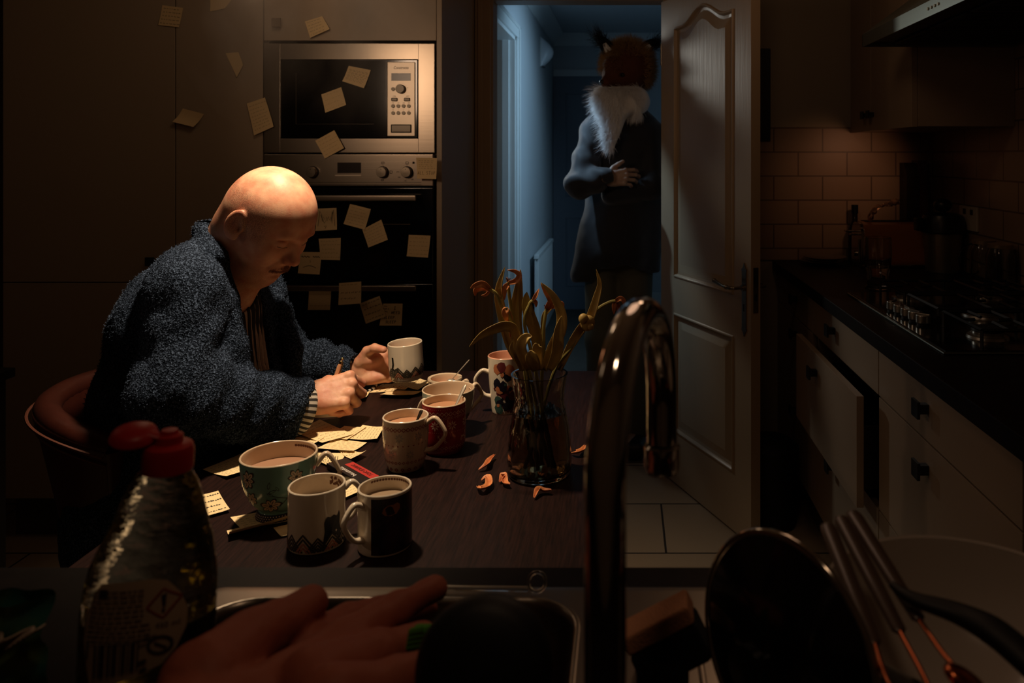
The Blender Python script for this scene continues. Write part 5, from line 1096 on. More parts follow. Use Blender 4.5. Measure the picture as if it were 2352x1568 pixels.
def hand_mesh(origin, fr, curls, thumb, h=.0016, sc=1.0, extra=None, **kw):
    Rm = frame(*fr) if not isinstance(fr, np.ndarray) else fr
    vs, fs = sdf_mesh(lambda q: hand_f(q, curls, thumb, **kw) + .0006*vnoise(q, 170), (-.085, -.075, -.11), (.21, .095, .075), h)
    vs = vs * sc; w_ = vs @ Rm.T + A3(origin)
    if np.linalg.det(Rm) < 0: fs = fs[:, ::-1]
    return w_.astype(np.float32), fs
# ------------------------------------------------------------------ the seated man
man = thing('person', 'bald man in a blue towelling robe writing at the table', 'person', (-.97, 1.70, 0))
HC = Vector((-.757, 1.655, 1.196)); pitch, yaw = R(34), R(17)
hf = Vector((math.cos(pitch)*math.cos(yaw), -math.cos(pitch)*math.sin(yaw), -math.sin(pitch))); hu = Vector((math.sin(pitch)*math.cos(yaw), -math.sin(pitch)*math.sin(yaw), math.cos(pitch)))
HR = frame(hf, hu); HS = 1.03
NB = Vector((-.905, 1.715, 1.03))
hn = A3((np.array((-4.4, 0, -5.0)) * HS/100) @ HR.T + A3(HC))
def hl(p): return ((p - A3(HC)) @ HR) * (100/HS)
def headneck(p):
    q = hl(p); d = head_f(q) * HS/100
    n = s_cap(p, hn, NB, .061, .070); d = smin(d, n, .03)
    th = A3((np.array((1.0, 0, -9.0)) * HS/100) @ HR.T + A3(HC)); d = smin(d, s_cap(p, th, (-.855, 1.68, 1.04), .040, .055), .03)
    chest = s_ell(p, (-.93, 1.70, .96), (.085, .12, .12)); d = smin(d, chest, .04)
    return d
hv, hfc = sdf_mesh(headneck, (-1.08, 1.50, .93), (-.60, 1.90, 1.34), .0021)
hv = relax(hv, hfc, 1, .4)
q = hl(hv); st = np.clip((q[:,2] + 2.5 - np.maximum(0, -q[:,0]-5)*.0 + np.minimum(0, q[:,0]+2)*.9)/2.5, 0, 1) * np.clip((7.6 + .12*vnoise(hv, 60)*8 - q[:,2] - np.maximum(0, q[:,0])*.15)/2.6, 0, 1) * np.clip((6.2 - q[:,0])/2.0, 0, 1) * np.clip((q[:,2] + 6.5)/2, 0, 1)
st = st * .62 + .25*np.clip((-5.2 - q[:,2])/1.5, 0, 1)*np.clip((q[:,0]-.5)/2, 0, 1)
# right (writing) hand: knuckles towards +x, back of the hand to the camera
WRr = P(703, 912, 1.672); frR = frame((.955, .26, .10), (-.02, -.72, .66))
curl_r = ((62, 72, 30), (70, 85, 40), (76, 88, 45), (80, 88, 45)); th_r = [(.012, .020, -.012), (.040, .040, -.022), (.068, .041, -.034), (.086, .030, -.044)]
rv, rf = hand_mesh(WRr, frR, curl_r, th_r, sc=1.04)
# left hand holding the mug: palm towards the camera, thumb up
WLh = P(822, 852, 1.985); Rl = np.array(((.97, .06, .20), (-.19, .30, .93), (-.02, .955, -.30)), dtype=np.float32).T
Rl = frame((.965, .03, .16), (.0, 1, -.12)); Rl = Rl @ np.diag([1, -1, 1]).astype(np.float32)
curl_l = ((14, 34, 26), (14, 34, 26), (18, 36, 28), (24, 40, 30)); th_l = [(.012, .022, -.012), (.036, .046, -.020), (.060, .052, -.034), (.084, .045, -.044)]
lv, lf = hand_mesh(WLh, Rl, curl_l, th_l, sc=1.0, spread=2)
# hidden legs join under the robe
def legs(p):
    d = s_ell(p, (-.97, 1.70, .58), (.16, .18, .13))
    for y in (1.60, 1.82): d = smin(d, s_cap(p, (-.95, y, .54), (-.55, y-.02, .53), .085, .060), .04); d = smin(d, s_cap(p, (-.55, y-.02, .53), (-.60, y-.02, .10), .058, .040), .03); d = smin(d, s_cap(p, (-.61, y-.02, .045), (-.44, y-.03, .035), .038, .032), .02)
    d = smin(d, s_ell(p, (-.95, 1.70, .78), (.15, .18, .20)), .05)
    return np.maximum(d, .004 - p[:,2])
gv, gf = sdf_mesh(legs, (-1.16, 1.45, -.02), (-.36, 1.98, 1.0), .010)
body = np_obj('body', [(hv, hfc, 0), (rv, rf, 0), (lv, lf, 0), (gv, gf, 1)], [SKIN, mat('dark_trousers', (26, 26, 30), .9)], man)
at = body.data.attributes.new('stubble', 'FLOAT', 'POINT'); arr = np.zeros(len(body.data.vertices), np.float32); arr[:len(st)] = st; at.data.foreach_set('value', arr)
def HW(x, y, z): return Vector((np.array((x, y, z), dtype=np.float32) * HS/100) @ HR.T + A3(HC))
def HD(x, y, z): return Vector(np.array((x, y, z), dtype=np.float32) @ HR.T)
r = random.Random(2); mb = MB(); roots = []; dirs = []
for k in range(1500):
    y = r.uniform(-2.5, 2.5); z = -5.0 - .16*abs(y)**1.15 - r.uniform(0, 1.1); x = 8.75 - .19*y*y + .10*(z+5.5); roots.append(HW(x, y, z + .85)); dirs.append(HD(.35, y*.18, -1))
hairs(mb, roots, dirs, .0095, .00036, r, .1, 3, .2); mb.build('moustache', mat('moustache_hair', (128, 84, 56), .6), man)
for s in (-1, 1):
    mb = MB(); roots = []; dirs = []
    for k in range(320):
        u = r.random(); roots.append(HW(8.72 - .95*u*u - .15, s*(1.5+2.5*u), 2.45 + .5*math.sin(u*2.6) + r.uniform(-.25,.25))); dirs.append(HD(.25, s*1.0, .25))
    hairs(mb, roots, dirs, .005, .00016, r, 0, 3, .2); mb.build('eyebrow', mat('eyebrow_hair', (120, 78, 52), .6), man)
    MB().use(mat('eye_dark', (30, 20, 16), .3)).tube([HW(8.0, s*1.9, .07), HW(8.0, s*3.0, -.01), HW(7.4, s*4.2, .09)], .0005, 6).build('eyelashes', None, man)
# ------------------------------------------------------------------ robe
SR, ER, WR = P(428, 674, 1.53), P(402, 905, 1.46), P(676, 930, 1.645)
SL, EL, WL = Vector((-.90, 1.895, 1.005)), Vector((-.905, 1.985, .835)), P(806, 846, 1.975)
nf = A3((.906, -.42, 0)); ls = A3((.42, .906, 0)); AX = A3((-.93, 1.70, 0))
def tbl(p): c = A3(((TX0+TX1)/2, (TY0+TY1)/2, TZ-.02)); b = A3(((TX1-TX0)/2, (TY1-TY0)/2, .0225)); q = np.abs(p-c)-b; return np.linalg.norm(np.maximum(q, 0), axis=1) + np.minimum(q.max(1), 0)
def torso(p, g_=0):
    d = s_ell(p, (-.92, 1.70, .97), (.135+g_, .20+g_, .17+g_)); d = smin(d, s_ell(p, (-.945, 1.67, .985), (.098+g_, .175+g_, .095+g_)), .05)
    d = smin(d, s_ell(p, (-.94, 1.70, .80), (.182+g_, .215+g_, .20+g_)), .06); return smin(d, s_ell(p, (-.965, 1.68, .60), (.190+g_, .235+g_, .19+g_)), .06)
def robe(p):
    d = torso(p)
    d = smin(d, s_cap(p, SR, (-.905, 1.66, 1.055), .070, .055), .05); d = smin(d, s_cap(p, SL, (-.91, 1.74, 1.07), .065, .05), .05)
    d = smin(d, s_ell(p, (-.93, 1.66, .44), (.20, .22, .16)), .08); d = smin(d, s_cap(p, (-.95, 1.60, .56), (-.62, 1.58, .55), .11, .085), .06); d = smin(d, s_cap(p, (-.95, 1.82, .56), (-.62, 1.80, .55), .11, .085), .06)
    d = smin(d, s_cap(p, P(480, 572, 1.66), P(418, 622, 1.57), .036, .050), .04)
    # opening, hollowed out down to the shirt
    o = p - AX; s = o @ ls; fw = o @ nf; z = p[:, 2]
    hw = np.interp(z, [.45, .70, .85, 1.0, 1.10], [.035, .052, .066, .060, .05]); ce = np.interp(z, [.45, .70, .9, 1.1], [.02, .022, .028, .01])
    op = np.maximum(np.abs(s - ce) - hw, -(fw - .05)); inner = torso(p, -.014)
    cutr = np.maximum(op, -inner) ; d = smax(d, -np.maximum(op, .56 - z), .012)
    d = smax(d, -s_cap(p, hn, NB, .066, .072), .01)
    lap = [P(474,532,1.66), P(490,590,1.605), P(512,690,1.585), P(537,800,1.575), P(548,900,1.58), P(550,980,1.59)]
    for a, b in zip(lap, lap[1:]): d = smin(d, s_cap(p, a, b, .027, .027), .010)
    col_ = [P(470,528,1.66), P(482,528,1.74), P(540,560,1.83), P(606,655,1.83), P(652,720,1.80), P(674,800,1.78), P(674,900,1.77)]
    for a, b in zip(col_, col_[1:]): d = smin(d, s_cap(p, a, b, .021, .019), .012)
    ar = smin(s_cap(p, SR, ER, .070, .068), s_cap(p, ER, WR, .068, .057), .05)
    ar = smin(ar, s_cap(p, P(500, 942, 1.52), P(630, 975, 1.61), .042, .045), .05)
    ar = smax(ar, -s_cap(p, WR - (WR-ER).normalized()*.02, WR + (WR-ER).normalized()*.1, .044, .05), .006); ar = smax(ar, ((p - A3(WR)) @ A3((WR-ER).normalized()*.92 + Vector((.1,0,-.25)))) - .012, .006)
    al = smin(s_cap(p, SL, EL, .078, .075), s_cap(p, EL, WL, .074, .040), .05); al = smax(al, ((p - A3(WL)) @ A3((WL-EL).normalized())) - .01, .006); al = smax(al, -s_cap(p, WL - (WL-EL).normalized()*.01, WL + (WL-EL).normalized()*.1, .030, .036), .005)
    x, y, z = p.T
    fa = A3((WL-EL).normalized()); ta = (p - A3(EL)) @ fa
    al = al + .0075*np.sin(ta*95 + 5*vnoise(p, 9) + z*22)*np.clip(1.1 - ta*2.5, .25, 1)
    fr = A3((WR-ER).normalized()); tr = (p - A3(ER)) @ fr
    ar = ar + .0045*np.sin(tr*80 - z*60 + 6*vnoise(p, 7))*np.clip(1-np.abs(tr-.1)*4,.2,1) + .004*np.sin((x*.8+z*.6)*90 + 5*vnoise(p, 6))*np.clip((1.08-z)*8, 0, 1)*np.clip((z-.9)*10,0,1)
    d = smin(d, ar, .018); d = smin(d, al, .018)
    w_ = np.stack([x*20 + z*5, y*16, z*5 + x*3], 1)
    d = d + .013*vnoise(w_, 1.0) + .0035*vnoise(p, 38) + .0016*vnoise(p, 150)
    return np.maximum(np.maximum(d, -tbl(p)), -(headneck(p) - .002))
bv, bf = sdf_mesh(robe, (-1.22, 1.28, .26), (-.52, 2.14, 1.20), .0042)
def terry():
    m = mat('towelling', (70, 82, 100), .95, spec=.05); nt = m.node_tree; N = nt.nodes; L = nt.links; b = N['Principled BSDF']; tc = N.new('ShaderNodeTexCoord')
    v = N.new('ShaderNodeTexVoronoi'); v.inputs['Scale'].default_value = 330; L.new(tc.outputs['Object'], v.inputs['Vector']); n = N.new('ShaderNodeTexNoise'); n.inputs['Scale'].default_value = 210; n.inputs['Detail'].default_value = 4; L.new(tc.outputs['Object'], n.inputs['Vector'])
    ad = N.new('ShaderNodeMath'); ad.operation = 'SUBTRACT'; L.new(n.outputs[0], ad.inputs[0]); ml = N.new('ShaderNodeMath'); ml.operation = 'MULTIPLY'; ml.inputs[1].default_value = .5; L.new(v.outputs['Distance'], ml.inputs[0]); L.new(ml.outputs[0], ad.inputs[1])
    bp = N.new('ShaderNodeBump'); bp.inputs['Strength'].default_value = 1; bp.inputs['Distance'].default_value = .006; L.new(ad.outputs[0], bp.inputs['Height']); L.new(bp.outputs[0], b.inputs['Normal'])
    rp = N.new('ShaderNodeValToRGB'); rp.color_ramp.elements[0].position = .2; rp.color_ramp.elements[1].position = .55; rp.color_ramp.elements[0].color = col((22, 29, 40)); rp.color_ramp.elements[1].color = col((84, 100, 126)); L.new(ad.outputs[0], rp.inputs[0]); L.new(rp.outputs[0], b.inputs['Base Color'])
    return m
TER = terry()
robe_o = np_obj('dressing_gown', [(bv, bf, 0)], [TER], man)
# pile loops standing off the towelling, so its outline is fuzzy
me_v = bv; fcs = bf; rr_ = np.random.RandomState(4); cen = me_v[fcs].mean(1); nrm = np.cross(me_v[fcs[:,1]] - me_v[fcs[:,0]], me_v[fcs[:,2]] - me_v[fcs[:,0]]); nrm /= (np.linalg.norm(nrm, axis=1)[:, None] + 1e-12)
ok = np.where((cen[:,2] > .70) & (nrm[:,1] < .35))[0]; pick = rr_.choice(ok, 24000); mb = MB(); r = random.Random(6)
hairs(mb, [Vector(cen[i] + rr_.uniform(-.002, .002, 3)) for i in pick], [Vector(nrm[i]) for i in pick], .0036, .0007, r, .35, 2, .6)
o = mb.build('towelling_pile', mat('pile_yarn', (92, 108, 134), .95, spec=.05, vary=(300, (38, 47, 62), 2.0)), robe_o, smooth=False); o['kind'] = 'stuff'
# knitted cuff lining
KNIT = mat('striped_knit', (178, 170, 158), .9); 
m = MB(); ax_ = (WR-ER).normalized(); qv = ax_.to_track_quat('Z', 'Y').to_matrix(); DKN = mat('dark_knit', (40, 36, 34), .9)
for k in range(56):
    a0_, a1_ = 2*math.pi*k/56, 2*math.pi*(k+1)/56; m.use(DKN if k % 2 else KNIT)
    rows = [(.046, -.02), (.0535, .004), (.056, .013), (.054, .018), (.045, .012)]
    vs = [WR + qv @ Vector((rr__*math.cos(a), rr__*math.sin(a)*1.0, zz)) + Vector((0,0,-.006)) for rr__, zz in rows for a in (a0_, a1_)]
    m.add(vs, [(2*j, 2*j+1, 2*j+3, 2*j+2) for j in range(len(rows)-1)])
m.build('cuff_lining', None, robe_o)
# shirt with pleated stripes
def shirt(p):
    d = torso(p, -.016); o = p - AX; s = o @ ls; z = p[:, 2]
    d = smin(d, s_cap(p, NB + Vector((0, 0, -.03)), NB + Vector((.02, 0, .01)), .078, .070), .04)
    d = d + .0035*np.sin(s*420 + 3*vnoise(p, 14)*2 + z*6) + .004*vnoise(p, 30)
    vn = np.maximum(np.abs(s - .012) - np.clip((z - 1.0)*.5, 0, .06), 1.0 - z); d = smax(d, -np.maximum(vn, -(o @ nf - .04)), .006)
    return np.maximum(d, -(headneck(p) - .001))
sv, sf = sdf_mesh(shirt, (-1.12, 1.46, .55), (-.70, 1.94, 1.16), .0035)
SHm = mat('shirt_stripe', (106, 92, 82), .8); nt = SHm.node_tree; N = nt.nodes; L = nt.links
g_ = N.new('ShaderNodeTexCoord'); dp = N.new('ShaderNodeVectorMath'); dp.operation = 'DOT_PRODUCT'; dp.inputs[1].default_value = (.42, .906, 0); L.new(g_.outputs['Object'], dp.inputs[0])
ml = N.new('ShaderNodeMath'); ml.operation = 'MULTIPLY'; ml.inputs[1].default_value = 420; L.new(dp.outputs['Value'], ml.inputs[0]); sn = N.new('ShaderNodeMath'); sn.operation = 'SINE'; L.new(ml.outputs[0], sn.inputs[0])
rp = N.new('ShaderNodeValToRGB'); rp.color_ramp.elements[0].position = .0; rp.color_ramp.elements[1].position = .35; rp.color_ramp.elements[0].color = col((34, 28, 28)); rp.color_ramp.elements[1].color = col((170, 150, 134)); L.new(sn.outputs[0], rp.inputs[0]); L.new(rp.outputs[0], N['Principled BSDF'].inputs['Base Color'])
sh_o = np_obj('shirt', [(sv, sf, 0)], [SHm], man)
# bracelet on the left wrist
m = MB(); c0 = P(830, 862, 1.970); bx = Vector((.60, .02, -.35)).normalized()
qv = Vector((.66, -.45, .60)).normalized().to_track_quat('Z', 'Y').to_matrix(); W1 = mat('bracelet_white', (190, 180, 168), .4); W2 = mat('bracelet_black', (12, 11, 12), .4)
n = 44
for i in range(n):
    m.use(W1 if i % 2 else W2); pts = []
    for t_ in (0, .5, 1): a = 2*math.pi*(i+t_)/n; pts.append(c0 + qv @ Vector((.044*math.cos(a), .044*math.sin(a), 0)))
    m.tube(pts, .0042, 8, cap=False)
tag(m.build('bracelet', None), 'woven black and white bracelet on the man\'s left wrist', 'bracelet')
# pen
t = thing('pen', 'copper ballpoint pen standing up out of the writing fist', 'pen', tuple(P(765, 860, 1.69)))
pa, pb = P(751, 925, 1.705), P(786, 824, 1.735); COP = mat('copper_pen', (232, 168, 122), .3, metal=.45); GOLD = mat('pen_gold', (210, 180, 130), .2, metal=1)
dd_ = (pb - pa).normalized()
MB().tube([pa, pa + dd_*.02, pb - dd_*.016, pb - dd_*.012], [.0012, .0050, .0052, .0045], 18).build('barrel', COP, t)
MB().tube([pb - dd_*.012, pb - dd_*.006, pb - dd_*.004], [.0042, .0046, .003], 16).ball(pb, .0036).build('cap_ring', GOLD, t)
MB().tube([pb - dd_*.010 + Vector((.006, -.003, 0)), pb - dd_*.035 + Vector((.0075, -.004, 0)), pb - dd_*.05 + Vector((.006, -.003, 0))], .0013, 8).build('clip', GOLD, t)
# ------------------------------------------------------------------ his chair
LEA = mat('brown_leather', (66, 29, 21), .36, vary=(9, (48, 21, 16), 1.2), bump=(160, .3, .0008), spec=.5)
t = thing('leather_chair', 'brown leather chair with black metal legs, behind the man', 'chair', (-1.03, 1.70, 0))
m = MB(); nu, nv = 26, 22
def back(u, v, o=0):                        # wrap-round bucket back
    a = R(-98 + 196*u); zb = .40 + .02*abs(2*u-1); zt_ = .835 - .05*abs(2*u-1)**3; z = zb + (zt_-zb)*v; rx = .115 + .105*v; ry = .185 + .055*v
    return Vector((-1.00 - (rx-o)*math.cos(a)*(1 if abs(a) < 1.5 else 1), 1.70 + (ry-o)*math.sin(a), z))
rows = []
for o_, v0_ in ((0, 1), (.045, -1)):
    m.grid(nu, nv, (lambda u, v: back(u, v, 0)) if o_ == 0 else (lambda u, v: back(1-u, v, .045)))
def rimp(t_):
    return back(t_, 1, .0225)
m.tube([back(i/40, 1, .0225) for i in range(41)], .0245, 12).tube([back(0, i/10, .0225) for i in range(11)], .0225, 10).tube([back(1, i/10, .0225) for i in range(11)], .0225, 10)
b_ = m.build('backrest', LEA, t)
MB().tube([back(i/40, .985, -.012) for i in range(41)], .003, 6).tube([back(.0+i/60, .93, -.003) for i in range(61)], .0018, 6).build('piping', mat('stitch_tan', (92, 50, 36), .6), b_)
MB().rbox((-1.20, 1.48, .40), (-.72, 1.92, .475), .03, seg=4).build('seat', LEA, t)
BM = mat('black_leg_metal', (14, 13, 13), .5)
for sy in (-1, 1):
    for xa, xb in ((-1.12, -1.20), (-.80, -.73)): MB().tube([(xa, 1.70+sy*.14, .40), (xb, 1.70+sy*.20, .0)], [.014, .010], 12).build('leg', BM, t)
MB().tube([(-1.17, 1.52, .16), (-1.17, 1.88, .16)], .009, 10).build('stretcher', BM, t)
# ================================================================== the figure in the hallway
fig = thing('person', 'person in a shaggy fox mask and dark jacket, arms folded, in the blue hallway', 'person', (0, 3.62, 0))
HC2 = P(1442, 160, 3.58)
SR2, ER2, WR2 = P(1368, 300, 3.56), P(1330, 425, 3.44), P(1393, 409, 3.37)
def fbody(p):
    d = s_cap(p, HC2, (.01, 3.62, 1.50), .095, .055); d = smin(d, s_ell(p, (0, 3.62, 1.30), (.17, .11, .25)), .05); d = smin(d, s_ell(p, (-.03, 3.62, .96), (.12, .10, .14)), .06)
    for x in (-.105, .045): d = smin(d, s_cap(p, (x, 3.62, .92), (x, 3.60, .50), .072, .058), .03); d = smin(d, s_cap(p, (x, 3.60, .50), (x, 3.63, .09), .056, .042), .03); d = smin(d, s_cap(p, (x, 3.63, .045), (x-.03, 3.48, .04), .040, .036), .02)
    return np.maximum(d, .004 - p[:,2])
v1, f1 = sdf_mesh(fbody, (-.25, 3.40, -.02), (.25, 3.80, 1.90), .010)
v2, f2 = hand_mesh(WR2, frame((.985, .10, .06), (0, -.95, .30)), ((22, 32, 20), (24, 34, 20), (26, 36, 22), (30, 38, 24)), [(.012, .022, -.008), (.036, .047, -.004), (.058, .060, .0), (.078, .070, .004)], h=.003, sc=.98, spread=3, wl=.02)
np_obj('body', [(v1, f1, 0), (v2, f2, 0)], [skinmat('pale_skin', (176, 152, 138), (158, 128, 114), (98, 62, 46))], fig)
def jacket(p):
    x, y, z = p.T
    d = s_ell(p, (.005, 3.62, 1.33), (.185, .135, .25)); d = smin(d, s_cap(p, (-.02, 3.62, 1.15), (-.035, 3.62, .92), .155, .175), .08)
    d = smin(d, s_cap(p, (.10, 3.62, 1.10), (.085, 3.62, .80), .075, .080), .05); d = smin(d, s_cap(p, (-.13, 3.60, 1.0), (-.175, 3.58, .80), .07, .075), .05)
    d = smin(d, s_cap(p, SR2, (0, 3.62, 1.50), .068, .07), .05); d = smin(d, s_cap(p, (.125, 3.61, 1.43), (0, 3.62, 1.50), .062, .07), .05)
    d = smax(d, .785 - z - .10*np.clip(x-.0, -.3, .3)*-1.0 - .0*x, .01); d = smax(d, -s_cap(p, (-.03, 3.60, .5), (-.03, 3.60, .86), .15, .13), .01)
    a = smin(s_cap(p, SR2, ER2, .066, .060), s_cap(p, ER2, WR2, .060, .044), .03); a = a + .005*np.sin(z*60 + x*30 + 6*vnoise(p, 9)) 
    b = smin(s_cap(p, (.125, 3.60, 1.43), (.125, 3.50, 1.20), .064, .056), s_cap(p, (.125, 3.50, 1.20), (-.06, 3.47, 1.17), .056, .050), .03)
    d = smin(d, smin(a, b, .02), .02); d = smax(d, -s_cap(p, WR2 + Vector((-.004, 0, 0)), WR2 + Vector((.08, 0, 0)), .034, .036), .005)
    w_ = np.stack([x*16, y*10, z*3.5], 1); return d + .014*vnoise(w_, 1.0) + .003*vnoise(p, 30)
v, f = sdf_mesh(jacket, (-.32, 3.28, .74), (.26, 3.80, 1.64), .0055)
jo = np_obj('jacket', [(v, f, 0)], [mat('navy_jacket', (12, 18, 30), .72, sheen=.25, bump=(300, .3, .001))], fig)
def trou(p):
    d = s_ell(p, (-.03, 3.62, .93), (.14, .115, .14))
    for x_ in (-.105, .045): d = smin(d, s_cap(p, (x_, 3.62, .90), (x_, 3.60, .50), .086, .074), .03); d = smin(d, s_cap(p, (x_, 3.60, .50), (x_, 3.62, .08), .074, .070), .03)
    return np.maximum(d, .05 - p[:,2]) + .008*vnoise(p, 14)
v, f = sdf_mesh(trou, (-.25, 3.42, .02), (.25, 3.80, 1.08), .008)
np_obj('trousers', [(v, f, 0)], [mat('olive_trousers', (92, 92, 78), .8)], fig)
for x in (-.105, .055): MB().rbox((x-.06, 3.43, .0), (x+.035, 3.69, .075), .03, seg=3).build('shoe', mat('dark_shoe', (16, 15, 15), .5), fig)
# ---- mask: head, muzzle, ruff
NT = P(1381, 188, 3.44); FM = mat('mask_face', (84, 46, 26), .9); GLD = mat('tawny_fur', (150, 118, 74), .8); WHT = mat('white_fur', (240, 242, 244), .8); BLKF = mat('black_fur', (14, 13, 14), .7)
def mask_f(p):
    d = s_ell(p, HC2 + Vector((0, 0, .01)), (.118, .125, .125)); d = smin(d, s_cap(p, HC2 + Vector((-.04, -.05, -.03)), NT + Vector((.022, .01, .0)), .075, .024), .04)
    d = smin(d, s_ell(p, P(1404, 150, 3.48), (.035, .04, .04)), .03); d = smax(d, -s_ell(p, P(1428, 172, 3.452), (.012, .014, .008)), .006)
    return d + .006*vnoise(p, 40)
v, f = sdf_mesh(mask_f, (-.20, 3.36, 1.52), (.18, 3.76, 1.92), .0045); fm_o = np_obj('fox_mask', [(v, f, 0)], [FM], fig)
MB().ball(NT + Vector((.004, 0, 0)), (.013, .013, .011)).build('nose', mat('shiny_black_nose', (8, 8, 9), .12, coat=1), fm_o)
MB().ball(P(1430, 172, 3.452), .009).build('eye', mat('glass_eye', (18, 12, 8), .1), fm_o)
def fur(name, v, f, mask, n, L_, wid, m_, dirf, seed, droop=.4, jit=.3, parent=fm_o, seg=4):
    rs = np.random.RandomState(seed); c = v[f].mean(1); nr_ = np.cross(v[f[:,1]]-v[f[:,0]], v[f[:,2]]-v[f[:,0]]); nr_ /= np.linalg.norm(nr_, axis=1)[:,None] + 1e-12
    ix = np.where(mask(c, nr_))[0]; pk = rs.choice(ix, n); mb = MB()
    hairs(mb, [Vector(c[i] + rs.uniform(-.003, .003, 3)) for i in pk], [dirf(Vector(c[i]), Vector(nr_[i])) for i in pk], L_, wid, random.Random(seed), droop, seg, jit); o = mb.build(name, m_, parent, smooth=False); o['kind'] = 'stuff'; return o
hx_, hy_, hz_ = HC2
fur('head_fur', v, f, lambda c, q: (c[:,2] > hz_+.045) | ((c[:,0] > hx_+.07)), 4200, .034, .0007, GLD, lambda c, q: q*1.0 + Vector((.1, .1, .15)), 3, .2, .35)
fur('cheek_fur', v, f, lambda c, q: (c[:,0] < hx_-.02) & (c[:,2] > hz_-.015), 1500, .030, .0007, GLD, lambda c, q: q*1.0 + Vector((-.2, 0, -.1)), 4, .5, .35)
fur('face_fur', v, f, lambda c, q: (c[:,2] < hz_+.05), 3500, .009, .0006, FM, lambda c, q: q*.5 + Vector((.7, .2, -.3)), 5, .3, .2, seg=3)
def ruff_f(p):
    d = s_cap(p, P(1402, 228, 3.46), P(1462, 232, 3.50), .050, .062); d = smin(d, s_cap(p, P(1415, 250, 3.46), P(1404, 335, 3.44), .058, .018), .05); d = smin(d, s_ell(p, P(1385, 222, 3.45), (.025, .035, .04)), .03); return d + .006*vnoise(p, 30)
v, f = sdf_mesh(ruff_f, (-.20, 3.34, 1.32), (.14, 3.66, 1.68), .005); ro = np_obj('white_ruff', [(v, f, 0)], [WHT], fm_o)
fur('ruff_fur', v, f, lambda c, q: (q[:,1] < .5) & (q[:,0] < .35), 5200, .048, .0008, WHT, lambda c, q: q*.75 + Vector((-.22, -.1, -.75)), 6, .9, .30, parent=fm_o)
fur('ruff_edge_fur', v, f, lambda c, q: (q[:,0] < -.5), 700, .070, .0007, WHT, lambda c, q: q*1.0 + Vector((-.25, 0, -.25)), 7, .6, .35, parent=fm_o)
for k, (a, b, m2) in enumerate(((P(1400, 118, 3.52), P(1374, 84, 3.50), -1), (P(1478, 116, 3.56), P(1512, 96, 3.56), 1))):
    a, b = Vector(a), Vector(b); e = MB()
    q = bez([a, a.lerp(b, .5) + Vector((m2*.004, 0, .012)), b], 12); e.tube(q, [.034*(1 - i/(len(q)-1))**.7 + .002 for i in range(len(q))], 14, flat=.4, up=(0, 1, 0)); eo = e.build('ear', BLKF, fm_o)
    MB().tube([a + Vector((m2*.004, -.014, -.002)), a.lerp(b, .45) + Vector((0, -.013, .004))], [.018, .008], 10, flat=.4, up=(0, 1, 0)).build('inner_ear', WHT, eo)
    mb = MB(); r = random.Random(20+k); roots = []; dirs = []
    for i in range(420): t_ = r.random()**.7; roots.append(a.lerp(b, t_) + Vector((r.gauss(0, .012), r.gauss(0, .008), r.gauss(0, .012)))); dirs.append((b-a).normalized() + Vector((r.gauss(0,.35), r.gauss(0,.3), r.gauss(0,.35))))
    hairs(mb, roots, dirs, .060, .0008, r, .1, 4, .35); o = mb.build('ear_tuft', BLKF, eo, smooth=False); o['kind'] = 'stuff'
# ================================================================== sink worktop under the camera
WB = DARKW; cy0, cy1, cz0, cz1 = .12, .837, .86, .90
bx0, bx1, by0, by1 = -.405, -.045, .50, .775
m = MB().box((-2.2, cy0, cz0), (bx0-.004, cy1, cz1)).box((bx1+.004, cy0, cz0), (XR-.001, cy1, cz1)).box((bx0-.004, cy0, cz0), (bx1+.004, by0-.004, cz1)).box((bx0-.004, by1+.004, cz0), (bx1+.004, cy1, cz1))
t = m.build('sink_worktop', WB); tag(t, 'black worktop around the sink, closest to the camera', 'worktop')
t = thing('sink_cabinet', 'cream base cabinet under the sink worktop', 'cabinet', (-.2, .5, 0))
MB().box((-2.18, .815, .15), (XR-.01, .83, .858)).box((-2.18, .14, .15), (-2.16, .815, .858)).box((XR-.03, .14, .15), (XR-.01, .815, .858)).box((-2.18, .76, 0), (XR-.01, .775, .15)).build('body', CABL, t)
SS = mat('sink_steel', (150, 140, 128), .30, metal=1, bump=(60, .06, .0004, (.1, 1, 1)))
def rrect(x0, x1, y0, y1, r_, n=9):
    pts = []
    for cx, cy, a0 in ((x1-r_, y1-r_, 0), (x0+r_, y1-r_, 90), (x0+r_, y0+r_, 180), (x1-r_, y0+r_, 270)):
        for k in range(n): a = R(a0 + 90*k/(n-1)); pts.append((cx + r_*math.cos(a), cy + r_*math.sin(a)))
    return pts
sx0, sx1, sy0, sy1 = -.424, .36, .40, .797
loops = []
for ins, z in ((-.0, .9012), (.002, .9022), (.010, .9022)): loops.append([(x, y, z) for x, y in rrect(sx0+ins, sx1-ins, sy0+ins, sy1-ins, .02-ins*.5)])
m = MB(); N_ = 36
def loft(m, L_):
    vs = [p for l in L_ for p in l]; n_ = len(L_[0]); m.add(vs, [(j*n_+k, j*n_+(k+1)%n_, (j+1)*n_+(k+1)%n_, (j+1)*n_+k) for j in range(len(L_)-1) for k in range(n_)])
ins_l = [[(x, y, z) for x, y in rrect(bx0+i, bx1-i, by0+i, by1-i, max(.012, .05-i*.6))] for i, z in ((-.004, .9022), (-.001, .9035), (.002, .9022), (.006, .896), (.010, .86), (.018, .77), (.03, .755), (.06, .75))]
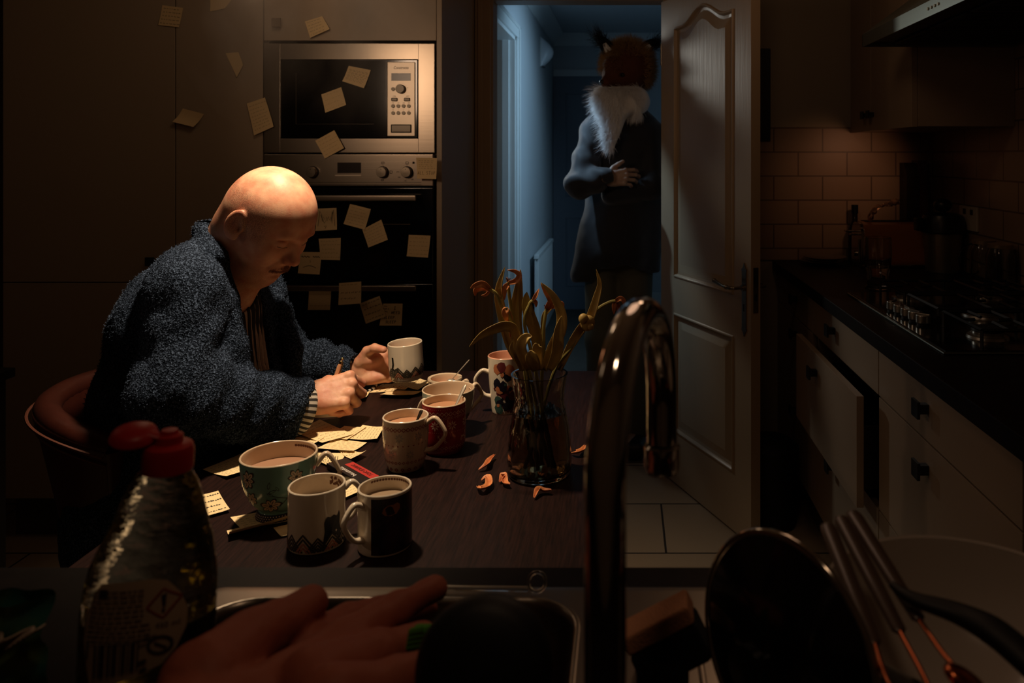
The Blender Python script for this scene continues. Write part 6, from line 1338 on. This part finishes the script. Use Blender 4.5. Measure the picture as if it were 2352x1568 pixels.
# flat deck between outer loop and the basin: outer loop re-spread so both have the same count
xm = (sx0+sx1)/2
loft(m, loops); loft(m, ins_l); m.add(ins_l[-1], [tuple(range(len(ins_l[-1])))])
o_ = loops[-1]; i_ = ins_l[0]; m.add(o_ + i_, [(k, (k+1)%36, 36+(k+1)%36, 36+k) for k in range(36)])
m.v = [(x, y, z) for x, y, z in m.v]; t = thing('sink', 'stainless steel sink with drainer set in the black worktop', 'sink', (-.2, .6, .9)); m.build('basin', SS, t, angle=50)
MB().lathe([(.022, .7505), (.024, .752), (.02, .7525), (.001, .7515)], 28, Matrix.Translation((-.22, .64, 0))).build('drain', SS, t)
m = MB()
for k in range(7): m.tube([(.02+k*.045, .46, .9028), (.02+k*.045, .74, .9028)], .003, 8, flat=.5)
m.build('drainer_ribs', SS, t)
# ------------------------------------------------------------------ tap
CH = mat('tap_chrome', (205, 200, 192), .07, metal=1)
t = thing('mixer_tap', 'tall chrome swan-neck kitchen tap in the foreground', 'tap', (-.012, .455, .902))
A = Vector((-.0115, .452, .902)); O_ = Vector((.029, .618, 1.095)); dh = Vector((O_.x-A.x, O_.y-A.y, 0)); ra = dh.length/2; dh.normalize(); zc = 1.243-.0125-ra
pts = [A + Vector((0, 0, z)) for z in (0, .05, .12, .18)] + [Vector((A.x, A.y, zc)) + dh*ra*(1-math.cos(R(a))) + Vector((0, 0, ra*math.sin(R(a)))) for a in range(0, 181, 10)] + [Vector((O_.x, O_.y, zc-.02)), Vector((O_.x, O_.y, O_.z+.02))]
MB().tube(pts, .0122, 28).build('spout', CH, t)
MB().lathe([(.0125, .022), (.0142, .020), (.0142, .004), (.0128, .0), (.009, .0), (.008, .006)], 32, Matrix.Translation((O_.x, O_.y, O_.z-.004))).build('aerator', CH, t)
MB().lathe([(.027, 0), (.027, .006), (.022, .010), (.019, .045), (.0128, .050)], 36, Matrix.Translation(A)).build('base', CH, t)
MB().tube([A + Vector((.015, 0, .028)), A + Vector((.035, 0, .032)), A + Vector((.075, -.01, .04))], [.008, .006, .005], 16).build('lever', CH, t)
# ------------------------------------------------------------------ washing-up bottle
Yb = .60; t = thing('washing_up_bottle', 'clear washing-up liquid bottle with open red flip cap', 'bottle', (-.362, .60, .9))
rows = [(1690, 205, 470), (1640, 192, 476), (1568, 188, 482), (1500, 190, 486), (1400, 194, 490), (1330, 205, 492), (1290, 216, 490), (1240, 240, 484), (1200, 262, 474), (1150, 282, 464), (1110, 300, 452), (1085, 318, 440), (1072, 336, 432)]
def ring(py, a, b, off=0, n=40, dep=.62):
    c = P((a+b)/2, py, Yb); w_ = (b-a)/2*Yb/F - off; return [(c.x + w_*math.copysign(abs(math.cos(2*math.pi*k/n))**.85, math.cos(2*math.pi*k/n)), c.y + w_*dep*math.sin(2*math.pi*k/n), max(.9008, c.z)) for k in range(n)]
m = MB(); L_ = [ring(*q) for q in rows]; L_[0] = [(x, y, .9008) for x, y, z in L_[0]]; loft(m, L_); m.add(L_[0], [tuple(range(40))[::-1]]); m.add(L_[-1], [tuple(range(40))])
PETM = mat('clear_pet', (244, 240, 222), .04, trans=1, ior=1.4, spec=.8, bump=(38, .5, .006, (1, 1, 2))); m.build('body', PETM, t)
m = MB(); L2 = [ring(*q, off=.0025) for q in rows if q[0] > 1395]; L2[0] = [(x, y, .9035) for x, y, z in L2[0]]; loft(m, L2); m.add(L2[0], [tuple(range(40))[::-1]]); m.add(L2[-1], [tuple(range(40))]); m.build('liquid', mat('green_soap', (190, 176, 96), .05, trans=1, ior=1.36), t)
# back label, slightly tilted
def lab(u, v, d=0):                          # u,v in px of the photograph's label plane
    z = P(350, v, Yb).z; py = v; aa = np.interp(py, [1072,1110,1200,1290,1400,1568], [336,300,262,216,194,188]); bb = np.interp(py, [1072,1110,1200,1290,1400,1568], [432,452,474,490,490,482])
    c = (aa+bb)/2; w_ = (bb-aa)/2; s = max(-.97, min(.97, (u-c)/w_)); return Vector(((u-VX)*Yb/F, Yb - w_*Yb/F*.62*math.sqrt(max(.02, 1-abs(s)**2.35)) - .0012 - d, z))
lp = [(252,1470),(246,1420),(254,1370),(268,1320),(288,1296),(340,1290),(400,1284),(430,1290),(452,1320),(464,1360),(462,1400),(446,1440),(420,1470),(370,1492),(320,1508),(275,1522),(262,1512)]
LB = mat('label_paper', (196, 170, 140), .6); LT = mat('label_text', (70, 60, 56), .7); LR = mat('label_red', (160, 50, 36), .6); LBL = mat('label_blue', (48, 44, 60), .7)
m = MB().use(LB); cxl, cyl = 355, 1400; nL = len(lp); rings_ = 8; vs = [lab(cxl, cyl)]
for j in range(1, rings_+1): vs += [lab(cxl+(x-cxl)*j/rings_, cyl+(y-cyl)*j/rings_) for x, y in lp]
fs = [(0, 1+k, 1+(k+1)%nL) for k in range(nL)] + [(1+(j-1)*nL+k, 1+j*nL+k, 1+j*nL+(k+1)%nL, 1+(j-1)*nL+(k+1)%nL) for j in range(1, rings_) for k in range(nL)]
m.add(vs, fs); L = lambda u, v: lab(u, v, .0006); r = random.Random(3)
m.use(LT)
for k in range(11):
    y0 = 1316 + k*10.5; xl = 268 - k*1.2; xr_ = 386 if k < 7 else 400
    x = xl
    while x < xr_: w_ = r.uniform(8, 20); m.stroke([(x, y0 - (x-260)*.08), (min(x+w_, xr_), y0 - (min(x+w_, xr_)-260)*.08)], 3.2, L, sub=9); x += w_+3
m.use(LBL); m.poly([(286,1308),(306,1306),(306,1322),(296,1326),(284,1322)], L)
m.use(LR); m.stroke([(392,1344),(424,1306),(456,1328),(424,1368),(392,1344)], 3.2, L, sub=8)
m.use(LBL); m.poly([(420,1320),(430,1317),(428,1344),(423,1345)][::-1], L); m.poly([(421,1350),(427,1349),(427,1355),(421,1356)][::-1], L)
x = 280
for w_ in (5,2,3,7,2,4,3,6,2,2,5,3,2,6,3): m.stroke([(x, 1424-(x-280)*.1), (x-4, 1498-(x-280)*.22)], w_*1.05, L, sub=9); x += w_+3.2
m.use(LT); put_text(m, '450 ml', 16, lambda u, v: L(432+u, 1384-v)); 
m.stroke([(418+22*math.cos(R(a)), 1426+18*math.sin(R(a))) for a in range(0, 361, 24)], 6, L, sub=8); m.stroke([(408,1420),(430,1434)], 5, L, sub=8); m.stroke([(378,1412),(412,1404)], 3, L, sub=8); m.stroke([(378,1424),(396,1420)], 3, L, sub=8)
m.stroke([(260,1420),(256,1460)], 5, L, sub=8); m.stroke([(376,1462),(392,1456)], 8, L, sub=8); m.stroke([(378,1480),(392,1474)], 9, L, sub=8)
m.build('label', None, t)
RC = mat('red_cap', (176, 26, 24), .4); c = P(385, 1076, Yb)
m = MB().lathe([(.0175, 0), (.0178, .002), (.0178, .014), (.0165, .0185), (.014, .020), (.010, .0205), (.0095, .026), (.0065, .0275), (.0055, .030), (.001, .0302)], 40, Matrix.Translation(c) @ Matrix.Rotation(R(3), 4, 'Y')).build('cap', RC, t)
lc = P(308, 996, Yb-.006); m2 = MB().lathe([(.0155, 0), (.0165, .002), (.0150, .006), (.011, .0085), (.004, .0095), (.001, .0095)], 36, Matrix.Translation(lc - Vector((0, 0, .004))) @ Matrix.Rotation(R(8), 4, 'Y') @ Matrix.Rotation(R(12), 4, 'X')).tube([lc + Vector((.012, 0, 0)), lc + Vector((.020, 0, -.003)), c + Vector((-.012, 0, .018))], [.005, .004, .005], 12, flat=.6).build('flip_lid', RC, m)
# ------------------------------------------------------------------ rubber glove
def glove(p):
    d = s_cap(p, P(430, 1690, .50), P(600, 1650, .52), .034, .026)
    F_ = [([P(590,1630,.52), P(790,1478,.585), P(910,1400,.63), P(997,1352,.665)], (.026,.0165,.0125,.0105)), ([P(470,1570,.53), P(580,1470,.575), P(712,1386,.63)], (.030,.021,.0135)),
          ([P(640,1500,.60), P(800,1420,.66), P(905,1386,.70)], (.018,.012,.009)), ([P(700,1500,.60), P(900,1420,.66), P(985,1398,.69)], (.016,.011,.008)), ([P(720,1580,.53), P(860,1510,.57), P(968,1466,.61)], (.026,.017,.012)), ([P(760,1620,.50), P(900,1570,.53), P(1000,1528,.55)], (.024,.016,.012))]
    for pts, rr in F_:
        e = None
        for k in range(len(pts)-1): c_ = s_cap(p, pts[k], pts[k+1], rr[k], rr[k+1]); e = c_ if e is None else smin(e, c_, .006)
        d = smin(d, e, .006)
    return np.maximum(d + .003*vnoise(p, 60) + .0007*vnoise(p, 300), .903 - p[:,2])
v, f = sdf_mesh(glove, (-.36, .43, .885), (-.12, .76, 1.03), .0022); go = np_obj('rubber_glove', [(v, f, 0)], [mat('pink_rubber', (160, 84, 60), .6, bump=(500, .25, .0006))]); tag(go, 'dusky pink rubber glove draped over the sink, fingers pointing right', 'glove')
# ------------------------------------------------------------------ washing-up brush with black round head
t = thing('dish_brush', 'round black brush head standing up in front of the sink', 'brush', tuple(P(1118, 1568, .50) * 1.0)); c = P(1112, 1538, .50); MBK = mat('matt_black', (5, 5, 5), .55)
M_ = Matrix.Translation(c) @ Vector((0, -.94, .34)).to_track_quat('Z', 'Y').to_matrix().to_4x4()
MB().lathe([(.001, -.012), (.035, -.012), (.043, -.006), (.044, .001), (.0415, .008), (.034, .014), (.018, .017), (.001, .018)], 56, M_).build('head', MBK, t)
MB().tube([c + Vector((0, .008, -.03)), c + Vector((0, .012, -.07)), Vector((c.x, c.y+.012, .905))], [.012, .010, .011], 16).build('handle', MBK, t)
t = thing('green_scourer', 'bright green ribbed scouring pad tucked beside the round black brush', 'scourer', tuple(P(965, 1500, .58)))
m = MB()
for k in range(7): m.tube([P(940+abs(k-3)*2, 1452+k*11, .575), P(975, 1446+k*11, .565), P(1010, 1442+k*11, .575)], .0032, 8)
m.rbox((P(945,1500,.58).x, .572, P(0,1522,.58).z), (P(1010,1500,.58).x, .590, P(0,1446,.58).z), .003); m.build('pad', mat('green_scourer_fibre', (72, 140, 40), .8), t)
# ------------------------------------------------------------------ sponge in a caddy
t = thing('sponge_caddy', 'small black caddy holding the sponge, right of the tap', 'caddy', (.035, .64, .903)); q0, q1 = P(1462, 1500, .645), P(1578, 1500, .645)
m = MB(); m.box((q0.x, .625, .9035), (q1.x, .629, .935)).box((q0.x, .668, .9035), (q1.x, .672, .935)).box((q0.x, .629, .9035), (q0.x+.004, .668, .935)).box((q1.x-.004, .629, .9035), (q1.x, .668, .935)).box((q0.x, .625, .9032), (q1.x, .672, .906)); m.build('tray', MBK, t)
t = thing('sponge', 'tan sponge with a black scouring side, propped at a slant', 'sponge', tuple(P(1520, 1430, .645))); M_ = Matrix.Translation(P(1524, 1428, .648)) @ Matrix.Rotation(R(-27), 4, 'Y') @ Matrix.Rotation(R(-8), 4, 'X')
MB().rbox((-.034, -.018, -.006), (.026, .020, .009), .003, M_, 3).build('foam', mat('tan_foam', (206, 146, 108), .95, bump=(700, 1, .002)), t)
MB().rbox((-.034, -.0185, -.036), (.0265, .0205, -.0063), .004, M_, 3).build('scouring_layer', mat('dark_scour', (16, 18, 18), .95, bump=(900, 1, .001)), t)
# ------------------------------------------------------------------ saucepan lid standing up
c = P(1802, 1560, .56); c.z = .985; nl = Vector((-.80, -.60, .06)).normalized(); M_ = Matrix.Translation(c) @ nl.to_track_quat('Z', 'Y').to_matrix().to_4x4()
t = thing('saucepan_lid', 'black saucepan lid standing upright right of the sponge', 'lid', (c.x, c.y, .90))
LID = mat('black_enamel', (12, 9, 9), .16, coat=.6)
MB().lathe([(.079, -.002), (.079, .001), (.070, .004), (.045, .013), (.015, .018), (.001, .0185)], 60, M_, cap=False).lathe([(.079, -.002), (.070, .0015), (.045, .010), (.001, .015)], 60, M_, cap=False).build('dome', LID, t)
MB().torus(c, nl, .0795, .0030, 64, 12).build('rim', mat('polished_rim', (190, 180, 165), .1, metal=1), t)
MB().lathe([(.006, .018), (.006, .028), (.015, .032), (.016, .040), (.001, .043)], 28, M_).build('knob', BP, t)
# ------------------------------------------------------------------ white bowl, cutlery and ladle
c = Vector((.268, .60, .9045)); t = MB().lathe([(.040, 0), (.045, .001), (.062, .008), (.090, .030), (.108, .062), (.1135, .088), (.1128, .0905), (.1105, .089), (.105, .063), (.087, .033), (.060, .011), (.001, .006)], 72, Matrix.Translation(c), cap=False).lathe([(.001, .0), (.040, .0)], 72, Matrix.Translation(c), cap=False).build('mixing_bowl', mat('white_enamel_bowl', (176, 164, 152), .25, coat=.5)); tag(t, 'large white bowl on the drainer at the bottom right corner', 'bowl')
HB = mat('brown_handle', (74, 56, 44), .35, coat=.3); CO = mat('copper_metal', (190, 104, 66), .2, metal=1)
for k, (a, b, cc_, hd) in enumerate(((P(1900,1207,.63), P(2010,1480,.52), P(2034,1556,.49), P(2060,1600,.47)), (P(1931,1190,.64), P(2068,1452,.53), P(2110,1530,.50), P(2140,1590,.48)), (P(1958,1178,.65), P(2112,1424,.54), P(2160,1492,.51), P(2196,1536,.49)))):
    t = thing('serving_spoon', ('brown-handled copper spoon leaning in the bowl, leftmost of the three', 'brown-handled copper spoon leaning in the bowl, middle of the three', 'brown-handled copper spoon leaning in the bowl, rightmost of the three')[k], 'spoon', tuple(hd), 'copper spoons in the bowl')
    MB().tube([a, a.lerp(b, .05), a.lerp(b, .6), b.lerp(a, .02), b], [.0056, .0070, .0064, .0052, .0032], 16, flat=.55).build('handle', HB, t)
    MB().tube(bez([b, cc_, hd], 12), .0019, 10).build('stem', CO, t)
    MB().ball(hd + (hd-cc_).normalized()*.012, (.015, .011, .006), Matrix.Rotation(R(30), 4, 'Y')).build('bowl', CO, t)
t = thing('ladle', 'black ladle with a long thick handle lying across the white bowl', 'ladle', tuple(P(2100, 1400, .51)))
MB().tube(bez([P(2048,1342,.56), P(2100,1375,.545), P(2200,1408,.53), P(2290,1455,.51), P(2400,1550,.48)], 30), [.003 + .0085*min(1, i/20) for i in range(len(bez([(0,0,0)]*5, 30)))], 16, flat=.7).build('handle', MBK, t)
# ------------------------------------------------------------------ wipes packet, clear straw ring
t = thing('wipes_packet', 'crumpled teal packet with torn white tissue at the bottom left corner', 'packet', (-.47, .62, .9))
def pk(u, v, d):
    x = -40 + 165*u; y = 1368 + 240*v; x += (-55*v if v < .4 else -22) ; return P(x, y, .62) + Vector((0, d + .004*math.sin(u*9 + v*7) + .003*math.sin(v*15), 0))
m = MB().grid(14, 16, lambda u, v: pk(u, 1-v, 0 - .012*math.sin(math.pi*u))).grid(14, 16, lambda u, v: pk(1-u, 1-v, .012*math.sin(math.pi*(1-u)))); m.build('pouch', mat('teal_wrap', (56, 120, 108), .3, vary=(26, (120, 140, 60), 2.0)), t)
def ts(u, v): return P(-30 + 128*u - 10*v, 1462 - 26*u*u + 46*v*(1-.75*u), .60) + Vector((0, .006*math.sin(u*11+v*5), 0))
MB().grid(14, 8, lambda u, v: ts(u, 1-v)).build('tissue', mat('white_tissue', (200, 180, 160), .9), t, solid=.0012)
zg = .9078
t = thing('glass_straw', 'clear glass stirrer with a ring end lying along the back edge of the sink', 'stirrer', (-.1, .782, zg))
c = Vector((-.088, .782, zg+.007)); MB().torus(c, (0, -1, .5), .0085, .0019, 32, 10).build('ring', GLS, t); MB().tube([(-.097, .782, zg), (-.15, .783, zg), (-.20, .785, zg)], .0028, 12).build('stem', GLS, t)
# ================================================================== thin smoke drifting in front of the ovens
m = bpy.data.materials.new('thin_smoke'); m.use_nodes = True; nt = m.node_tree; N = nt.nodes; L = nt.links; N.remove(N['Principled BSDF'])
vs_n = N.new('ShaderNodeVolumeScatter'); vs_n.inputs['Color'].default_value = (.9, .8, .7, 1); vs_n.inputs['Anisotropy'].default_value = .2; L.new(vs_n.outputs[0], N['Material Output'].inputs['Volume'])
g = N.new('ShaderNodeNewGeometry'); mp = N.new('ShaderNodeMapping'); mp.inputs['Scale'].default_value = (1, 1, .7); L.new(g.outputs['Position'], mp.inputs[0])
n = N.new('ShaderNodeTexNoise'); n.inputs['Scale'].default_value = 5.5; n.inputs['Detail'].default_value = 4; n.inputs['Distortion'].default_value = .6; L.new(mp.outputs[0], n.inputs['Vector'])
r_ = N.new('ShaderNodeMapRange'); r_.inputs[1].default_value = .45; r_.inputs[2].default_value = .75; r_.inputs[3].default_value = 0; r_.inputs[4].default_value = 3.0; L.new(n.outputs[0], r_.inputs[0])
sp = N.new('ShaderNodeSeparateXYZ'); L.new(g.outputs['Position'], sp.inputs[0]); fz = N.new('ShaderNodeMapRange'); fz.inputs[1].default_value = 1.38; fz.inputs[2].default_value = 1.75; L.new(sp.outputs[2], fz.inputs[0])
mu = N.new('ShaderNodeMath'); mu.operation = 'MULTIPLY'; L.new(r_.outputs[0], mu.inputs[0]); L.new(fz.outputs[0], mu.inputs[1]); L.new(mu.outputs[0], vs_n.inputs['Density'])
o = MB().ball((-.95, 2.40, 1.72), (.40, .27, .36)).build('smoke', m); tag(o, 'thin smoke drifting in front of the microwave above the man', 'smoke', kind='stuff')
